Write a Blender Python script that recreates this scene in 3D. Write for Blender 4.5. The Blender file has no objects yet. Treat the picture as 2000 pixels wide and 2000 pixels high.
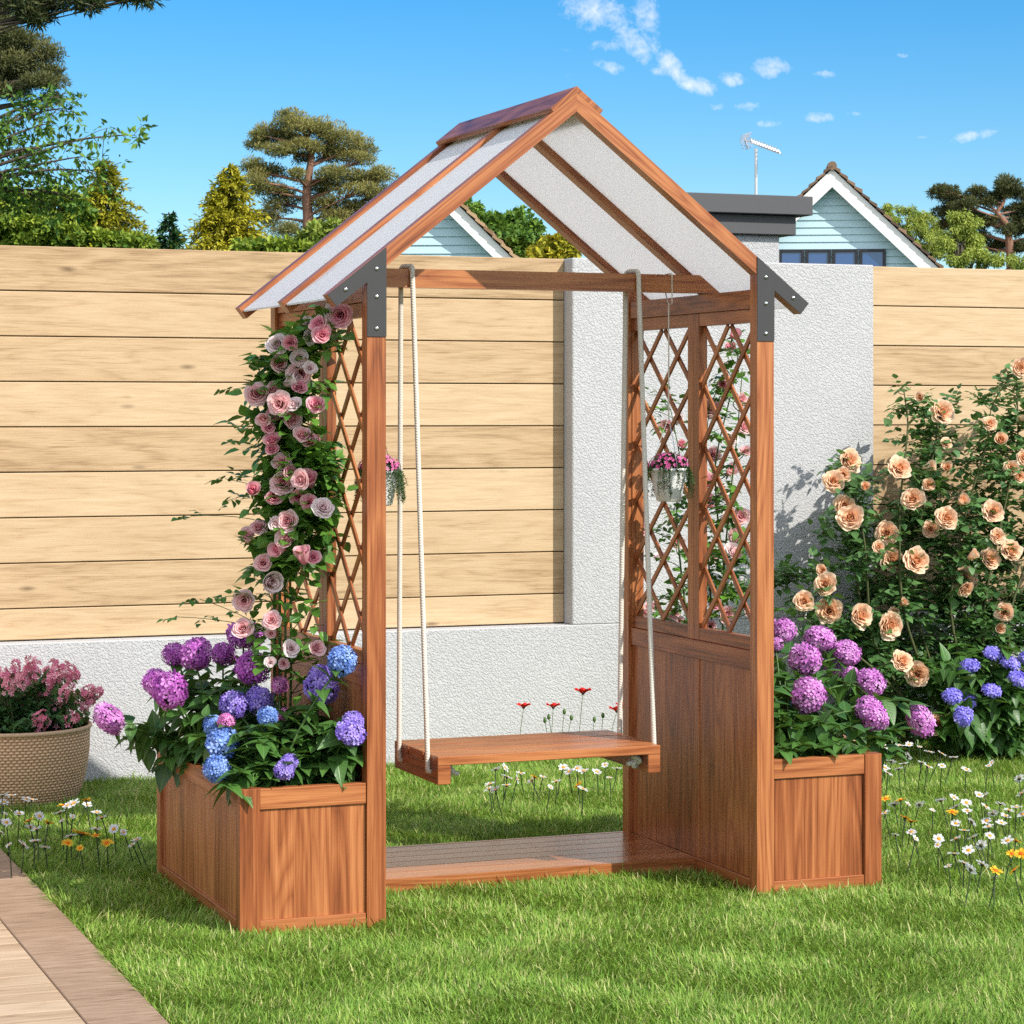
import bpy, math, random
import numpy as np
from mathutils import Vector, Matrix

rng = np.random.default_rng(7)
random.seed(7)
R = math.radians
scene = bpy.context.scene
COL = scene.collection

# ------------------------------------------------------------------ camera
F, CY, YAW, CX, CYY, CZ = 4877.2, 805.87, 0.3716, -1.9082, -5.8832, 1.2834
cam = bpy.data.cameras.new('camera')
cam_o = bpy.data.objects.new('camera', cam)
COL.objects.link(cam_o)
cam.sensor_width = 36
cam.lens = F / 2000 * 36
cam.shift_y = (CY - 1000) / 2000
cam.clip_end = 2000
cam_o.location = (CX, CYY, CZ)
cam_o.rotation_euler = (math.pi / 2, 0, -YAW)
scene.camera = cam_o
CS, SN = math.cos(YAW), math.sin(YAW)
CAM = np.array([CX, CYY, CZ])

def ray(u, v):
    a, b = (u - 1000) / F, -(v - CY) / F
    return np.array([SN + CS * a, CS - SN * a, b])
def at_y(u, v, Y):
    d = ray(u, v); return CAM + d * (Y - CYY) / d[1]
def at_x(u, v, X):
    d = ray(u, v); return CAM + d * (X - CX) / d[0]
def at_z(u, v, Z):
    d = ray(u, v); return CAM + d * (Z - CZ) / d[2]
def at_d(u, v, D):
    return CAM + D * ray(u, v)

# ------------------------------------------------------------------ light
SUN = np.array([0.62, -1.0, 0.95]); SUN = SUN / np.linalg.norm(SUN)
SUN_EL = math.asin(SUN[2]); SUN_AZ = math.atan2(SUN[0], SUN[1])
world = bpy.data.worlds.new("World"); scene.world = world; world.use_nodes = True
sun = bpy.data.lights.new('sun', 'SUN'); sun.energy = 4.0; sun.angle = R(0.5); sun.color = (1.0, 0.95, 0.87)
sun_o = bpy.data.objects.new('sun', sun); COL.objects.link(sun_o)
sun_o.rotation_euler = Vector((-SUN).tolist()).to_track_quat('-Z', 'Y').to_euler()
scene.view_settings.view_transform = 'Standard'
scene.view_settings.look = 'None'
scene.view_settings.exposure = 0.50
scene.view_settings.gamma = 1.0
SKY_STRENGTH = 0.108
scene.cycles.max_bounces = 6
scene.cycles.transparent_max_bounces = 6
scene.cycles.caustics_reflective = False
scene.cycles.caustics_refractive = False
scene.cycles.use_denoising = False
scene.cycles.use_adaptive_sampling = False
scene.cycles.sample_clamp_indirect = 3.0
scene.cycles.blur_glossy = 1.0
world.cycles.sampling_method = 'MANUAL'
world.cycles.sample_map_resolution = 1024

# ------------------------------------------------------------------ node helper
class NT:
    def __init__(self, tree):
        self.t = tree; tree.nodes.clear()
    def n(self, typ, ins=None, **props):
        nd = self.t.nodes.new(typ)
        for k, v in props.items(): setattr(nd, k, v)
        if ins:
            for k, v in ins.items():
                s = nd.inputs[k]
                if isinstance(v, bpy.types.NodeSocket): self.t.links.new(v, s)
                else: s.default_value = v
        return nd
    def m(self, op, a, b=0.0, c=0.0, clamp=False):
        nd = self.n('ShaderNodeMath', {0: a, 1: b, 2: c}, operation=op); nd.use_clamp = clamp
        return nd.outputs[0]
    def mix(self, f, a, b, blend='MIX'):
        nd = self.n('ShaderNodeMix', data_type='RGBA', blend_type=blend)
        for k, v in ((0, f), (6, a), (7, b)):
            if isinstance(v, bpy.types.NodeSocket): self.t.links.new(v, nd.inputs[k])
            else: nd.inputs[k].default_value = v if k == 0 else (tuple(v) + (1,))[:4]
        return nd.outputs[2]
    def ramp(self, f, stops, interp='LINEAR'):
        nd = self.n('ShaderNodeValToRGB', {0: f}); r = nd.color_ramp; r.interpolation = interp
        while len(r.elements) < len(stops): r.elements.new(0.5)
        for e, (p, c) in zip(r.elements, stops):
            e.position = p; e.color = tuple(c) + (1,) if len(c) == 3 else c
        return nd.outputs[0]
    def noise(self, vec, scale=5, detail=2, rough=0.5, dist=0.0, out=0):
        nd = self.n('ShaderNodeTexNoise', {'Scale': scale, 'Detail': detail, 'Roughness': rough, 'Distortion': dist})
        if vec is not None: self.t.links.new(vec, nd.inputs['Vector'])
        return nd.outputs[out]
    def comb(self, x, y, z=0.0):
        return self.n('ShaderNodeCombineXYZ', {0: x, 1: y, 2: z}).outputs[0]
    def sep(self, v):
        return self.n('ShaderNodeSeparateXYZ', {0: v}).outputs
    def attr(self, name='tint'):
        return self.n('ShaderNodeAttribute', attribute_name=name).outputs['Fac']
    def uv(self):
        return self.n('ShaderNodeUVMap').outputs[0]
    def out(self, sh):
        o = self.n('ShaderNodeOutputMaterial'); self.t.links.new(sh, o.inputs[0])

def mat(name):
    m = bpy.data.materials.new(name); m.use_nodes = True
    return m, NT(m.node_tree)
def principled(t, col, rough=0.5, spec=0.5, normal=None, metal=0.0, coat=0.0):
    b = t.n('ShaderNodeBsdfPrincipled')
    for k, v in (('Base Color', col), ('Roughness', rough), ('Specular IOR Level', spec), ('Metallic', metal), ('Coat Weight', coat)):
        if isinstance(v, bpy.types.NodeSocket): t.t.links.new(v, b.inputs[k])
        elif k == 'Base Color': b.inputs[k].default_value = tuple(v) + (1,)
        else: b.inputs[k].default_value = v
    b.inputs['Coat Roughness'].default_value = 0.15
    if normal is not None: t.t.links.new(normal, b.inputs['Normal'])
    return b.outputs[0]
def bump(t, h, strength=0.3, dist=0.01):
    return t.n('ShaderNodeBump', {'Height': h, 'Strength': strength, 'Distance': dist}).outputs[0]

# ------------------------------------------------------------------ world: Nishita sky + procedural clouds fixed in world directions
def build_world():
    t = NT(world.node_tree)
    sky = t.n('ShaderNodeTexSky', sky_type='NISHITA', sun_disc=False, sun_elevation=SUN_EL, sun_rotation=SUN_AZ,
              altitude=0, air_density=1.0, dust_density=0.05, ozone_density=5.0)
    g = t.n('ShaderNodeTexCoord').outputs['Generated']
    rt = t.n('ShaderNodeVectorMath', {0: g, 1: (CS, -SN, 0)}, operation='DOT_PRODUCT').outputs['Value']
    fw = t.n('ShaderNodeVectorMath', {0: g, 1: (SN, CS, 0)}, operation='DOT_PRODUCT').outputs['Value']
    z = t.sep(g)[2]
    fwc = t.m('MAXIMUM', fw, 0.05)
    a = t.m('MULTIPLY', t.m('DIVIDE', rt, fwc), F / 100)
    b = t.m('MULTIPLY', t.m('DIVIDE', z, fwc), F / 100)
    blobs = [(1165, 20, 80, 40, 15, 1), (1262, 25, 28, 60, -8, .95), (1235, 80, 70, 26, 45, .9), (1310, 130, 62, 20, 48, 1.1), (1362, 168, 42, 18, 15, 1.15),
             (1432, 155, 34, 15, 10, .95), (1508, 132, 40, 22, 5, 1.0), (1605, 145, 32, 9, 0, .8), (1195, 132, 44, 16, 20, .75), (1120, 146, 24, 10, 0, .6),
             (1592, 230, 36, 12, 0, .85), (1672, 222, 22, 7, 0, .7), (1905, 264, 54, 13, -12, .85), (1458, 207, 28, 11, 0, .75), (1502, 240, 27, 10, 0, .75),
             (1400, 208, 25, 9, 0, .65), (1768, 108, 24, 6, 0, .6), (1800, 268, 20, 5, 0, .5), (1180, 90, 40, 14, 0, .7), (1105, 95, 26, 10, 0, .45),
             (1620, 110, 26, 7, -30, .45), (1285, 140, 18, 12, 0, .8), (1760, 330, 70, 6, 0, .35), (1995, 335, 24, 8, 0, .45), (870, 40, 60, 7, 50, .3)]
    tot = None
    for (u, v, ru, rv, ang, st) in blobs:
        dx = t.m('SUBTRACT', a, (u - 1000) / 100); dy = t.m('SUBTRACT', b, (CY - v) / 100)
        c, s = math.cos(R(-ang)), math.sin(R(-ang))
        p = t.m('ADD', t.m('MULTIPLY', dx, c * 100 / ru), t.m('MULTIPLY', dy, s * 100 / ru))
        q = t.m('ADD', t.m('MULTIPLY', dx, -s * 100 / rv), t.m('MULTIPLY', dy, c * 100 / rv))
        d2 = t.m('ADD', t.m('MULTIPLY', p, p), t.m('MULTIPLY', q, q))
        e = t.m('MULTIPLY', t.m('EXPONENT', t.m('MULTIPLY', d2, -0.9)), st)
        tot = e if tot is None else t.m('MAXIMUM', tot, e)
    vec = t.comb(a, b, 0.0)
    n1 = t.noise(vec, 3.0, 8, 0.68, 0.3)
    n2 = t.noise(vec, 9.0, 3, 0.6)
    h = t.m('ADD', t.m('MULTIPLY', t.m('SUBTRACT', n1, 0.5), 2.1), t.m('MULTIPLY', t.m('SUBTRACT', n2, 0.5), 0.5))
    dens = t.m('MULTIPLY', t.m('SUBTRACT', t.m('ADD', tot, t.m('MULTIPLY', h, t.m('MINIMUM', t.m('MULTIPLY', tot, 2.0), 1.0))), 0.42), 0.85, clamp=True)
    dens = t.m('MULTIPLY', t.m('MULTIPLY', dens, t.m('GREATER_THAN', fw, 0.1)), 0.88)
    shade = t.mix(t.m('MULTIPLY', t.m('SUBTRACT', n1, 0.35), 2.5, clamp=True), (6.2, 6.6, 7.3), (7.6, 7.7, 7.9))
    hs = t.n('ShaderNodeHueSaturation', {'Saturation': 1.42, 'Value': 1.0, 'Color': sky.outputs[0]}).outputs[0]
    col = t.mix(dens, hs, shade)
    # unseen broken white cloud behind the camera, added as neutral fill light
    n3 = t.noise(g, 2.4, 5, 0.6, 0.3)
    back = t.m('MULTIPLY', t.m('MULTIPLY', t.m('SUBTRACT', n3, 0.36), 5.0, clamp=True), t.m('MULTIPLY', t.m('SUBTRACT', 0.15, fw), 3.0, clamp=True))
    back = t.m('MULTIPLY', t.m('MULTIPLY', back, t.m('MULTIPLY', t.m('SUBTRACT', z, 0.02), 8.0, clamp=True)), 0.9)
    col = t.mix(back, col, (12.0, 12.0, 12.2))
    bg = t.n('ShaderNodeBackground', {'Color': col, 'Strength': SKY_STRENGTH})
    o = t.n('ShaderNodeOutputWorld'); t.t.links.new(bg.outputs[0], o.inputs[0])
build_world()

# ------------------------------------------------------------------ mesh builder
class G:
    def __init__(s): s.V = []; s.U = []; s.T = []; s.F = []; s.n = 0
    def add(s, V, Fs, UV=None, T=0.5, mi=0):
        V = np.asarray(V, float); k = len(V)
        s.V.append(V); s.U.append(np.zeros((k, 2)) if UV is None else np.asarray(UV, float))
        s.T.append(np.full(k, T) if np.isscalar(T) else np.asarray(T, float))
        for f in Fs: s.F.append((np.atleast_2d(np.asarray(f, dtype=np.int64)) + s.n, mi))
        s.n += k
    def inst(s, tpl, Rm, pos, sc, T, mi=0):
        V, Fs, UV = tpl
        K = len(pos)
        if K == 0: return
        sc = np.asarray(sc, float)
        if sc.ndim == 1: sc = np.repeat(sc[:, None], 3, 1)
        P = np.einsum('kij,kvj->kvi', Rm, V[None] * sc[:, None, :]) + np.asarray(pos)[:, None, :]
        n = len(V); off = (np.arange(K) * n)
        s.V.append(P.reshape(-1, 3)); s.U.append(np.tile(UV, (K, 1))); s.T.append(np.repeat(np.asarray(T, float), n))
        for f in Fs:
            f = np.asarray(f)
            s.F.append(((f[None] + off[:, None, None]).reshape(-1, f.shape[1]) + s.n, mi))
        s.n += K * n
    def mesh(s, name, mats, smooth=False):
        me = bpy.data.meshes.new(name)
        V = np.concatenate(s.V); U = np.concatenate(s.U); T = np.concatenate(s.T)
        me.vertices.add(len(V)); me.vertices.foreach_set('co', V.astype(np.float32).ravel())
        idx = np.concatenate([f.ravel() for f, m in s.F])
        tot = np.concatenate([np.full(len(f), f.shape[1]) for f, m in s.F])
        mi = np.concatenate([np.full(len(f), m) for f, m in s.F])
        st = np.concatenate([[0], np.cumsum(tot)[:-1]])
        me.loops.add(len(idx)); me.loops.foreach_set('vertex_index', idx.astype(np.int32))
        me.polygons.add(len(tot)); me.polygons.foreach_set('loop_start', st.astype(np.int32))
        me.polygons.foreach_set('material_index', mi.astype(np.int32))
        me.polygons.foreach_set('use_smooth', np.full(len(tot), smooth))
        uvl = me.uv_layers.new(name='UVMap'); uvl.data.foreach_set('uv', U[idx].astype(np.float32).ravel())
        at = me.attributes.new('tint', 'FLOAT', 'POINT'); at.data.foreach_set('value', T.astype(np.float32))
        me.update(calc_edges=True)
        for m in (mats if isinstance(mats, (list, tuple)) else [mats]): me.materials.append(m)
        return me
    def build(s, name, mats, parent=None, smooth=False, label=None):
        o = bpy.data.objects.new(name, s.mesh(name, mats, smooth)); COL.objects.link(o)
        if parent is not None: o.parent = parent
        if label: o['label'] = label
        return o

def tag(o, label, cat, group=None):
    o['label'] = label; o['category'] = cat
    if group: o['group'] = group
    return o
def thing(name, label, cat, loc=(0, 0, 0), group=None):
    o = bpy.data.objects.new(name, None); COL.objects.link(o); o.location = loc; o.empty_display_size = 0.1
    return tag(o, label, cat, group)
def settle(root):
    """children were modelled in world coordinates: keep them there under a root that stands at its base"""
    bpy.context.view_layer.update()
    for ch in root.children:
        if ch.matrix_parent_inverse == Matrix.Identity(4) and not ch.get('_s'):
            ch.location = Vector(ch.location) - Vector(root.location)
def put(me, name, parent=None, loc=(0, 0, 0), rot=None, scale=1.0):
    o = bpy.data.objects.new(name, me); COL.objects.link(o)
    if parent is not None: o.parent = parent
    o.location = loc
    if rot is not None: o.rotation_euler = rot
    o.scale = (scale,) * 3 if np.isscalar(scale) else scale
    return o

def cbox(g, lo, hi, ch=0.0015, grain=None, mi=0, M=None, c=None, T=None):
    """chamfered box; M/c place it obliquely (then lo/hi are local)"""
    lo = np.array(lo, float); hi = np.array(hi, float)
    ctr = (lo + hi) / 2; h = (hi - lo) / 2
    ch = min(ch, h.min() * 0.45)
    if grain is None: grain = int(np.argmax(h))
    off = rng.uniform(0, 50, 2)
    V = []; UV = []; ids = {}
    for a in range(3):
        b, d = [i for i in range(3) if i != a]
        for sg in (-1, 1):
            for sb in (-1, 1):
                for sd in (-1, 1):
                    p = np.zeros(3); p[a] = sg * h[a]; p[b] = sb * (h[b] - ch); p[d] = sd * (h[d] - ch)
                    key = [0, 0, 0]; key[a] = sg; key[b] = sb; key[d] = sd
                    ids[(a, tuple(key))] = len(V); V.append(p)
                    if a == grain: UV.append((p[b] * 0.6 + off[0], p[d] + off[1]))
                    else:
                        o2 = [i for i in range(3) if i not in (a, grain)][0]
                        UV.append((p[grain] + off[0], p[o2] + a * 0.37 + sg * 0.11 + off[1]))
    Fs = []
    V = np.array(V)
    def face(ii):
        P = V[ii]; nrm = np.cross(P[1] - P[0], P[2] - P[0])
        if nrm @ P.mean(0) < 0: ii = ii[::-1]
        Fs.append([ii])
    for a in range(3):
        b, d = [i for i in range(3) if i != a]
        for sg in (-1, 1):
            q = []
            for sb, sd in ((-1, -1), (1, -1), (1, 1), (-1, 1)):
                key = [0, 0, 0]; key[a] = sg; key[b] = sb; key[d] = sd
                q.append(ids[(a, tuple(key))])
            face(q)
    for a in range(3):           # edges along axis a
        b, d = [i for i in range(3) if i != a]
        for sb in (-1, 1):
            for sd in (-1, 1):
                k1 = [0, 0, 0]; k1[a] = -1; k1[b] = sb; k1[d] = sd
                k2 = list(k1); k2[a] = 1
                face([ids[(b, tuple(k1))], ids[(b, tuple(k2))], ids[(d, tuple(k2))], ids[(d, tuple(k1))]])
    for sx in (-1, 1):
        for sy in (-1, 1):
            for sz in (-1, 1):
                k = (sx, sy, sz); face([ids[(0, k)], ids[(1, k)], ids[(2, k)]])
    if M is None: W = V + ctr
    else: W = (np.asarray(M) @ (V + ctr).T).T + np.asarray(c)
    g.add(W, Fs, UV, rng.random() if T is None else T, mi)

def prism(g, poly, y0, y1, udir=(1, 0), mi=0, T=None, axis=1):
    """polygon in X,Z extruded along Y (axis=1) or polygon in Y,Z extruded along X (axis=0)"""
    P = np.array(poly, float); n = len(P)
    ar = 0.5 * sum(P[i][0] * P[(i + 1) % n][1] - P[(i + 1) % n][0] * P[i][1] for i in range(n))
    if ar < 0: P = P[::-1]
    ud = np.array(udir, float); ud /= np.linalg.norm(ud); vd = np.array([-ud[1], ud[0]])
    off = rng.uniform(0, 50, 2)
    def to3(p, y): return (p[0], y, p[1]) if axis == 1 else (y, p[0], p[1])
    V = []; UV = []; Fs = []
    for y in (y0, y1):
        for p in P: V.append(to3(p, y)); UV.append((p @ ud + off[0], p @ vd + off[1] + y))
    Fs.append([list(range(n))]); Fs.append([list(range(2 * n - 1, n - 1, -1))])
    for i in range(n):
        j = (i + 1) % n; k = len(V)
        for p, y in ((P[i], y0), (P[i], y1), (P[j], y1), (P[j], y0)):
            V.append(to3(p, y)); UV.append((p @ ud + off[0], y + off[1] + 0.3 * i))
        Fs.append([[k, k + 1, k + 2, k + 3]])
    if axis == 0: Fs = [[f[0][::-1]] for f in Fs]
    g.add(V, Fs, UV, rng.random() if T is None else T, mi)

def tube(g, pts, rad, sides=6, T=0.5, mi=0, cap=True):
    P = np.asarray(pts, float); n = len(P)
    rad = np.full(n, rad) if np.isscalar(rad) else np.asarray(rad, float)
    tan = np.gradient(P, axis=0); tan /= np.linalg.norm(tan, axis=1)[:, None] + 1e-12
    ref = np.array([0.31, 0.87, 0.38]) if abs(tan[0] @ np.array([0.31, 0.87, 0.38])) < 0.9 else np.array([1.0, 0, 0])
    V = []; UV = []; L = 0
    e = np.cross(tan[0], ref); e /= np.linalg.norm(e)
    for i in range(n):
        e = e - tan[i] * (e @ tan[i]); e /= np.linalg.norm(e) + 1e-12
        f = np.cross(tan[i], e)
        if i: L += np.linalg.norm(P[i] - P[i - 1])
        for k in range(sides):
            an = 2 * math.pi * k / sides
            V.append(P[i] + rad[i] * (math.cos(an) * e + math.sin(an) * f)); UV.append((k / sides, L))
    q = []
    for i in range(n - 1):
        for k in range(sides):
            k2 = (k + 1) % sides
            q.append([i * sides + k, i * sides + k2, (i + 1) * sides + k2, (i + 1) * sides + k])
    Fs = [q]
    if cap: Fs += [[list(range(sides))[::-1]], [list(range((n - 1) * sides, n * sides))]]
    g.add(V, Fs, UV, T, mi)

def lathe(g, prof, c, seg=40, T=0.5, mi=0, sx=1, sy=1):
    V = []; UV = []; q = []; n = len(prof); L = 0
    for i, (r, z) in enumerate(prof):
        if i: L += math.dist(prof[i], prof[i - 1])
        for k in range(seg + 1):
            an = 2 * math.pi * k / seg
            V.append((c[0] + r * sx * math.cos(an), c[1] + r * sy * math.sin(an), c[2] + z)); UV.append((k / seg, L))
    for i in range(n - 1):
        for k in range(seg):
            q.append([i * (seg + 1) + k, i * (seg + 1) + k + 1, (i + 1) * (seg + 1) + k + 1, (i + 1) * (seg + 1) + k])
    g.add(V, [q], UV, T, mi)

def bez(p0, p1, p2, n=8):
    t = np.linspace(0, 1, n)[:, None]
    return (1 - t) ** 2 * np.asarray(p0) + 2 * t * (1 - t) * np.asarray(p1) + t ** 2 * np.asarray(p2)

def frames(d, up=None, roll=None):
    """K rotation matrices: local +Y along d, local +Z as near 'up' as possible, then rolled"""
    d = np.atleast_2d(np.asarray(d, float)); K = len(d)
    y = d / (np.linalg.norm(d, axis=1)[:, None] + 1e-9)
    u = np.tile([0, 0, 1.0], (K, 1)) if up is None else np.broadcast_to(np.asarray(up, float), (K, 3)).copy()
    u = u + rng.normal(0, 0.05, (K, 3))
    x = np.cross(y, u); x /= np.linalg.norm(x, axis=1)[:, None] + 1e-9
    z = np.cross(x, y)
    if roll is not None:
        c, s = np.cos(roll)[:, None], np.sin(roll)[:, None]
        x, z = c * x + s * z, -s * x + c * z
    return np.stack([x, y, z], axis=2)
def rand_dirs(K):
    v = rng.normal(size=(K, 3)); return v / np.linalg.norm(v, axis=1)[:, None]

# leaf templates: base at the origin, +Y to the tip, +Z up
def leaf_tpl(n=6, width=0.55, tip=1.0, fold=0.18, droop=0.25, fat=0.42):
    V = []; UV = []; q = []
    for i in range(n + 1):
        t = i / n
        w = width / 2 * (math.sin(math.pi * t ** (0.62 + (fat - 0.42))) ** 0.85) * (1 - 0.25 * t * tip) if 0 < t < 1 else 0.004
        z0 = -droop * t * t
        for s in (-1, 0, 1):
            V.append((s * w, t, z0 + (fold * w * 2 if s else 0))); UV.append((0.5 + s * 0.5 * max(w / (width / 2), 0.02), t))
    for i in range(n):
        for s in (0, 1):
            q.append([i * 3 + s, i * 3 + s + 1, (i + 1) * 3 + s + 1, (i + 1) * 3 + s])
    return np.array(V), [np.array(q)], np.array(UV)
LEAF_H = [leaf_tpl(6, 0.70, 1.0, 0.16, d, 0.42) for d in (0.12, 0.3, 0.5)]
LEAF_R = [leaf_tpl(4, 0.80, 0.4, 0.10, d, 0.44) for d in (0.05, 0.2)]
QUAD = (np.array([(-.5, 0, 0), (.0, -.05, .05), (.5, .45, 0), (0, 1.0, .0)])[[0, 1, 2, 3]], [np.array([[0, 1, 2, 3]])], np.array([(0, 0), (1, 0), (1, 1), (0, 1.)]))
QUAD = (np.array([(0, 0, 0), (.38, .42, .06), (0, 1., 0), (-.38, .42, .06)]), [np.array([[0, 1, 2, 3]])], np.array([(.5, 0), (1, .5), (.5, 1), (0, .5)]))

# ------------------------------------------------------------------ materials
def wood_material(name, dark, mid, light, rough=0.36, coat=0.10, tonevar=0.35, knots=True, ring=13.0, fine=0.7, su=1.0, sv=1.0, pores=1.3, bigw=0.35, ringw=0.30):
    m, t = mat(name)
    u, v, _ = t.sep(t.uv()); u = t.m('MULTIPLY', u, su); v = t.m('MULTIPLY', v, sv)
    ti = t.attr()
    zz = t.m('MULTIPLY', ti, 37.0)
    warp = t.noise(t.comb(t.m('MULTIPLY', u, 0.75), t.m('MULTIPLY', v, 8.0), zz), 1.0, 2, 0.5, 0.35)
    rings = t.m('PINGPONG', t.m('MULTIPLY', warp, ring), 0.5)
    rings = t.m('POWER', t.m('MULTIPLY', rings, 2.0), 0.6)
    fib = t.noise(t.comb(t.m('MULTIPLY', u, 5.0), t.m('MULTIPLY', v, 230.0), zz), 1.0, 3, 0.7)
    fib2 = t.noise(t.comb(t.m('MULTIPLY', u, 1.6), t.m('MULTIPLY', v, 85.0), zz), 1.0, 4, 0.7, 0.3)
    big = t.noise(t.comb(t.m('MULTIPLY', u, 0.9), t.m('MULTIPLY', v, 3.5), zz), 1.0, 2, 0.5)
    f = t.m('ADD', t.m('MULTIPLY', rings, ringw), t.m('ADD', t.m('MULTIPLY', t.m('SUBTRACT', fib2, 0.5), 0.62), 0.20))
    f = t.m('ADD', f, t.m('MULTIPLY', t.m('SUBTRACT', fib, 0.5), fine))
    f = t.m('ADD', f, t.m('MULTIPLY', t.m('SUBTRACT', big, 0.5), bigw))
    f = t.m('ADD', f, t.m('MULTIPLY', t.m('SUBTRACT', ti, 0.5), tonevar))
    pore = t.noise(t.comb(t.m('MULTIPLY', u, 3.2), t.m('MULTIPLY', v, 120.0), t.m('ADD', zz, 9.0)), 1.0, 2, 0.6)
    f = t.m('SUBTRACT', f, t.m('MULTIPLY', t.m('SUBTRACT', pore, 0.56), pores, clamp=False) if False else t.m('MULTIPLY', t.m('MAXIMUM', t.m('SUBTRACT', pore, 0.55), 0.0), pores))
    f = t.m('ADD', f, 0.20, clamp=True)
    col = t.ramp(f, [(0.12, dark), (0.5, mid), (0.9, light)])
    if knots:
        vo = t.n('ShaderNodeTexVoronoi', {'Vector': t.comb(t.m('MULTIPLY', u, 2.2), t.m('MULTIPLY', v, 11.0), zz), 'Scale': 1.0, 'Randomness': 1.0})
        k = t.m('SUBTRACT', 1.0, t.m('MULTIPLY', vo.outputs['Distance'], 5.0), clamp=True)
        sel = t.m('GREATER_THAN', t.sep(vo.outputs['Color'])[0], 0.84)
        col = t.mix(t.m('MULTIPLY', t.m('MULTIPLY', k, sel), 0.85), col, tuple(c * 0.35 for c in dark))
    h = t.m('ADD', t.m('MULTIPLY', fib, 0.6), t.m('MULTIPLY', rings, 0.2))
    r = t.m('ADD', rough - 0.08, t.m('MULTIPLY', fib2, 0.18))
    t.out(principled(t, col, r, 0.35, bump(t, h, 0.18, 0.002), 0, coat))
    return m
M_WOOD = wood_material('acacia_wood', (0.085, 0.022, 0.008), (0.285, 0.085, 0.028), (0.49, 0.190, 0.068), tonevar=0.30)
M_FLOOR = wood_material('varnished_floor_wood', (0.100, 0.027, 0.010), (0.300, 0.096, 0.030), (0.50, 0.205, 0.075), rough=0.28, tonevar=0.3, coat=0.25)
M_FENCE = wood_material('oak_cladding', (0.25, 0.150, 0.070), (0.475, 0.330, 0.185), (0.59, 0.445, 0.28), rough=0.62, coat=0.0, tonevar=0.34, knots=True, ring=5.0, fine=0.6, su=2.4, sv=1.6, pores=1.0, bigw=0.3, ringw=0.2)
M_DECK = wood_material('deck_wood', (0.23, 0.145, 0.080), (0.42, 0.295, 0.185), (0.56, 0.42, 0.285), rough=0.6, coat=0.0, tonevar=0.22, knots=False, ring=6.0, fine=0.9, su=1.4, sv=0.8)
M_DECKB = wood_material('deck_border_wood', (0.20, 0.125, 0.075), (0.33, 0.22, 0.145), (0.45, 0.315, 0.22), rough=0.6, coat=0.0, tonevar=0.1, knots=False, ring=3.0, fine=1.2, su=2.6, sv=0.5, ringw=0.1)

def stucco():
    m, t = mat('white_render')
    p = t.n('ShaderNodeNewGeometry').outputs['Position']
    x, y, z = t.sep(p)
    q = t.comb(t.m('ADD', x, t.m('MULTIPLY', z, 0.35)), y, z)
    a = t.noise(q, 135, 3, 0.55, 0.4)
    b = t.noise(q, 260, 2, 0.5)
    h = t.m('ADD', t.m('SMOOTHSTEP', 0.36, 0.62, a) if False else t.ramp(a, [(0.36, (0, 0, 0)), (0.56, (1, 1, 1))]), t.m('MULTIPLY', b, 0.3))
    big = t.noise(p, 2.5, 3, 0.6)
    col = t.mix(big, (0.44, 0.44, 0.445), (0.52, 0.52, 0.52))
    t.out(principled(t, col, 0.85, 0.2, bump(t, h, 0.65, 0.0036)))
    return m
M_STUCCO = stucco()

def simple(name, col, rough=0.5, metal=0.0, spec=0.5, var=0.0, scale=20, bmp=0.0):
    m, t = mat(name)
    if var or bmp:
        p = t.n('ShaderNodeTexCoord').outputs['Object']
        nz = t.noise(p, scale, 3, 0.6)
        c = t.mix(nz, tuple(k * (1 - var) for k in col), tuple(min(1, k * (1 + var)) for k in col))
        t.out(principled(t, c, rough, spec, bump(t, nz, bmp, 0.003) if bmp else None, metal))
    else: t.out(principled(t, col, rough, spec, None, metal))
    return m
M_PLATE = simple('dark_grey_steel', (0.050, 0.050, 0.051), 0.55, 0.0, 0.25, 0.08, 60)
M_BOLT = simple('bolt_steel', (0.78, 0.79, 0.76), 0.18, 1.0)
M_ROPE = None
def rope_mat():
    m, t = mat('cream_rope')
    u, v, _ = t.sep(t.uv())
    w = t.m('SINE', t.m('MULTIPLY', t.m('ADD', t.m('MULTIPLY', u, 2.0), t.m('MULTIPLY', v, 140.0)), 6.283))
    t.out(principled(t, (0.66, 0.61, 0.53), 0.8, 0.2, bump(t, w, 0.25, 0.0015)))
    return m
M_ROPE = rope_mat()
def polycarb():
    m, t = mat('twin_wall_polycarbonate')
    u, v, _ = t.sep(t.uv())
    w = t.m('SINE', t.m('MULTIPLY', v, 6.283 / 0.0098))
    col = t.mix(t.m('MULTIPLY', t.m('ADD', w, 1.0), 0.5), (0.80, 0.80, 0.81), (0.95, 0.95, 0.95))
    df = t.n('ShaderNodeBsdfDiffuse', {'Color': col}).outputs[0]
    tr = t.n('ShaderNodeBsdfTranslucent', {'Color': (0.95, 0.95, 0.95, 1)}).outputs[0]
    t.out(t.n('ShaderNodeMixShader', {0: 0.5, 1: df, 2: tr}).outputs[0]); return m
M_POLY = polycarb()

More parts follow.
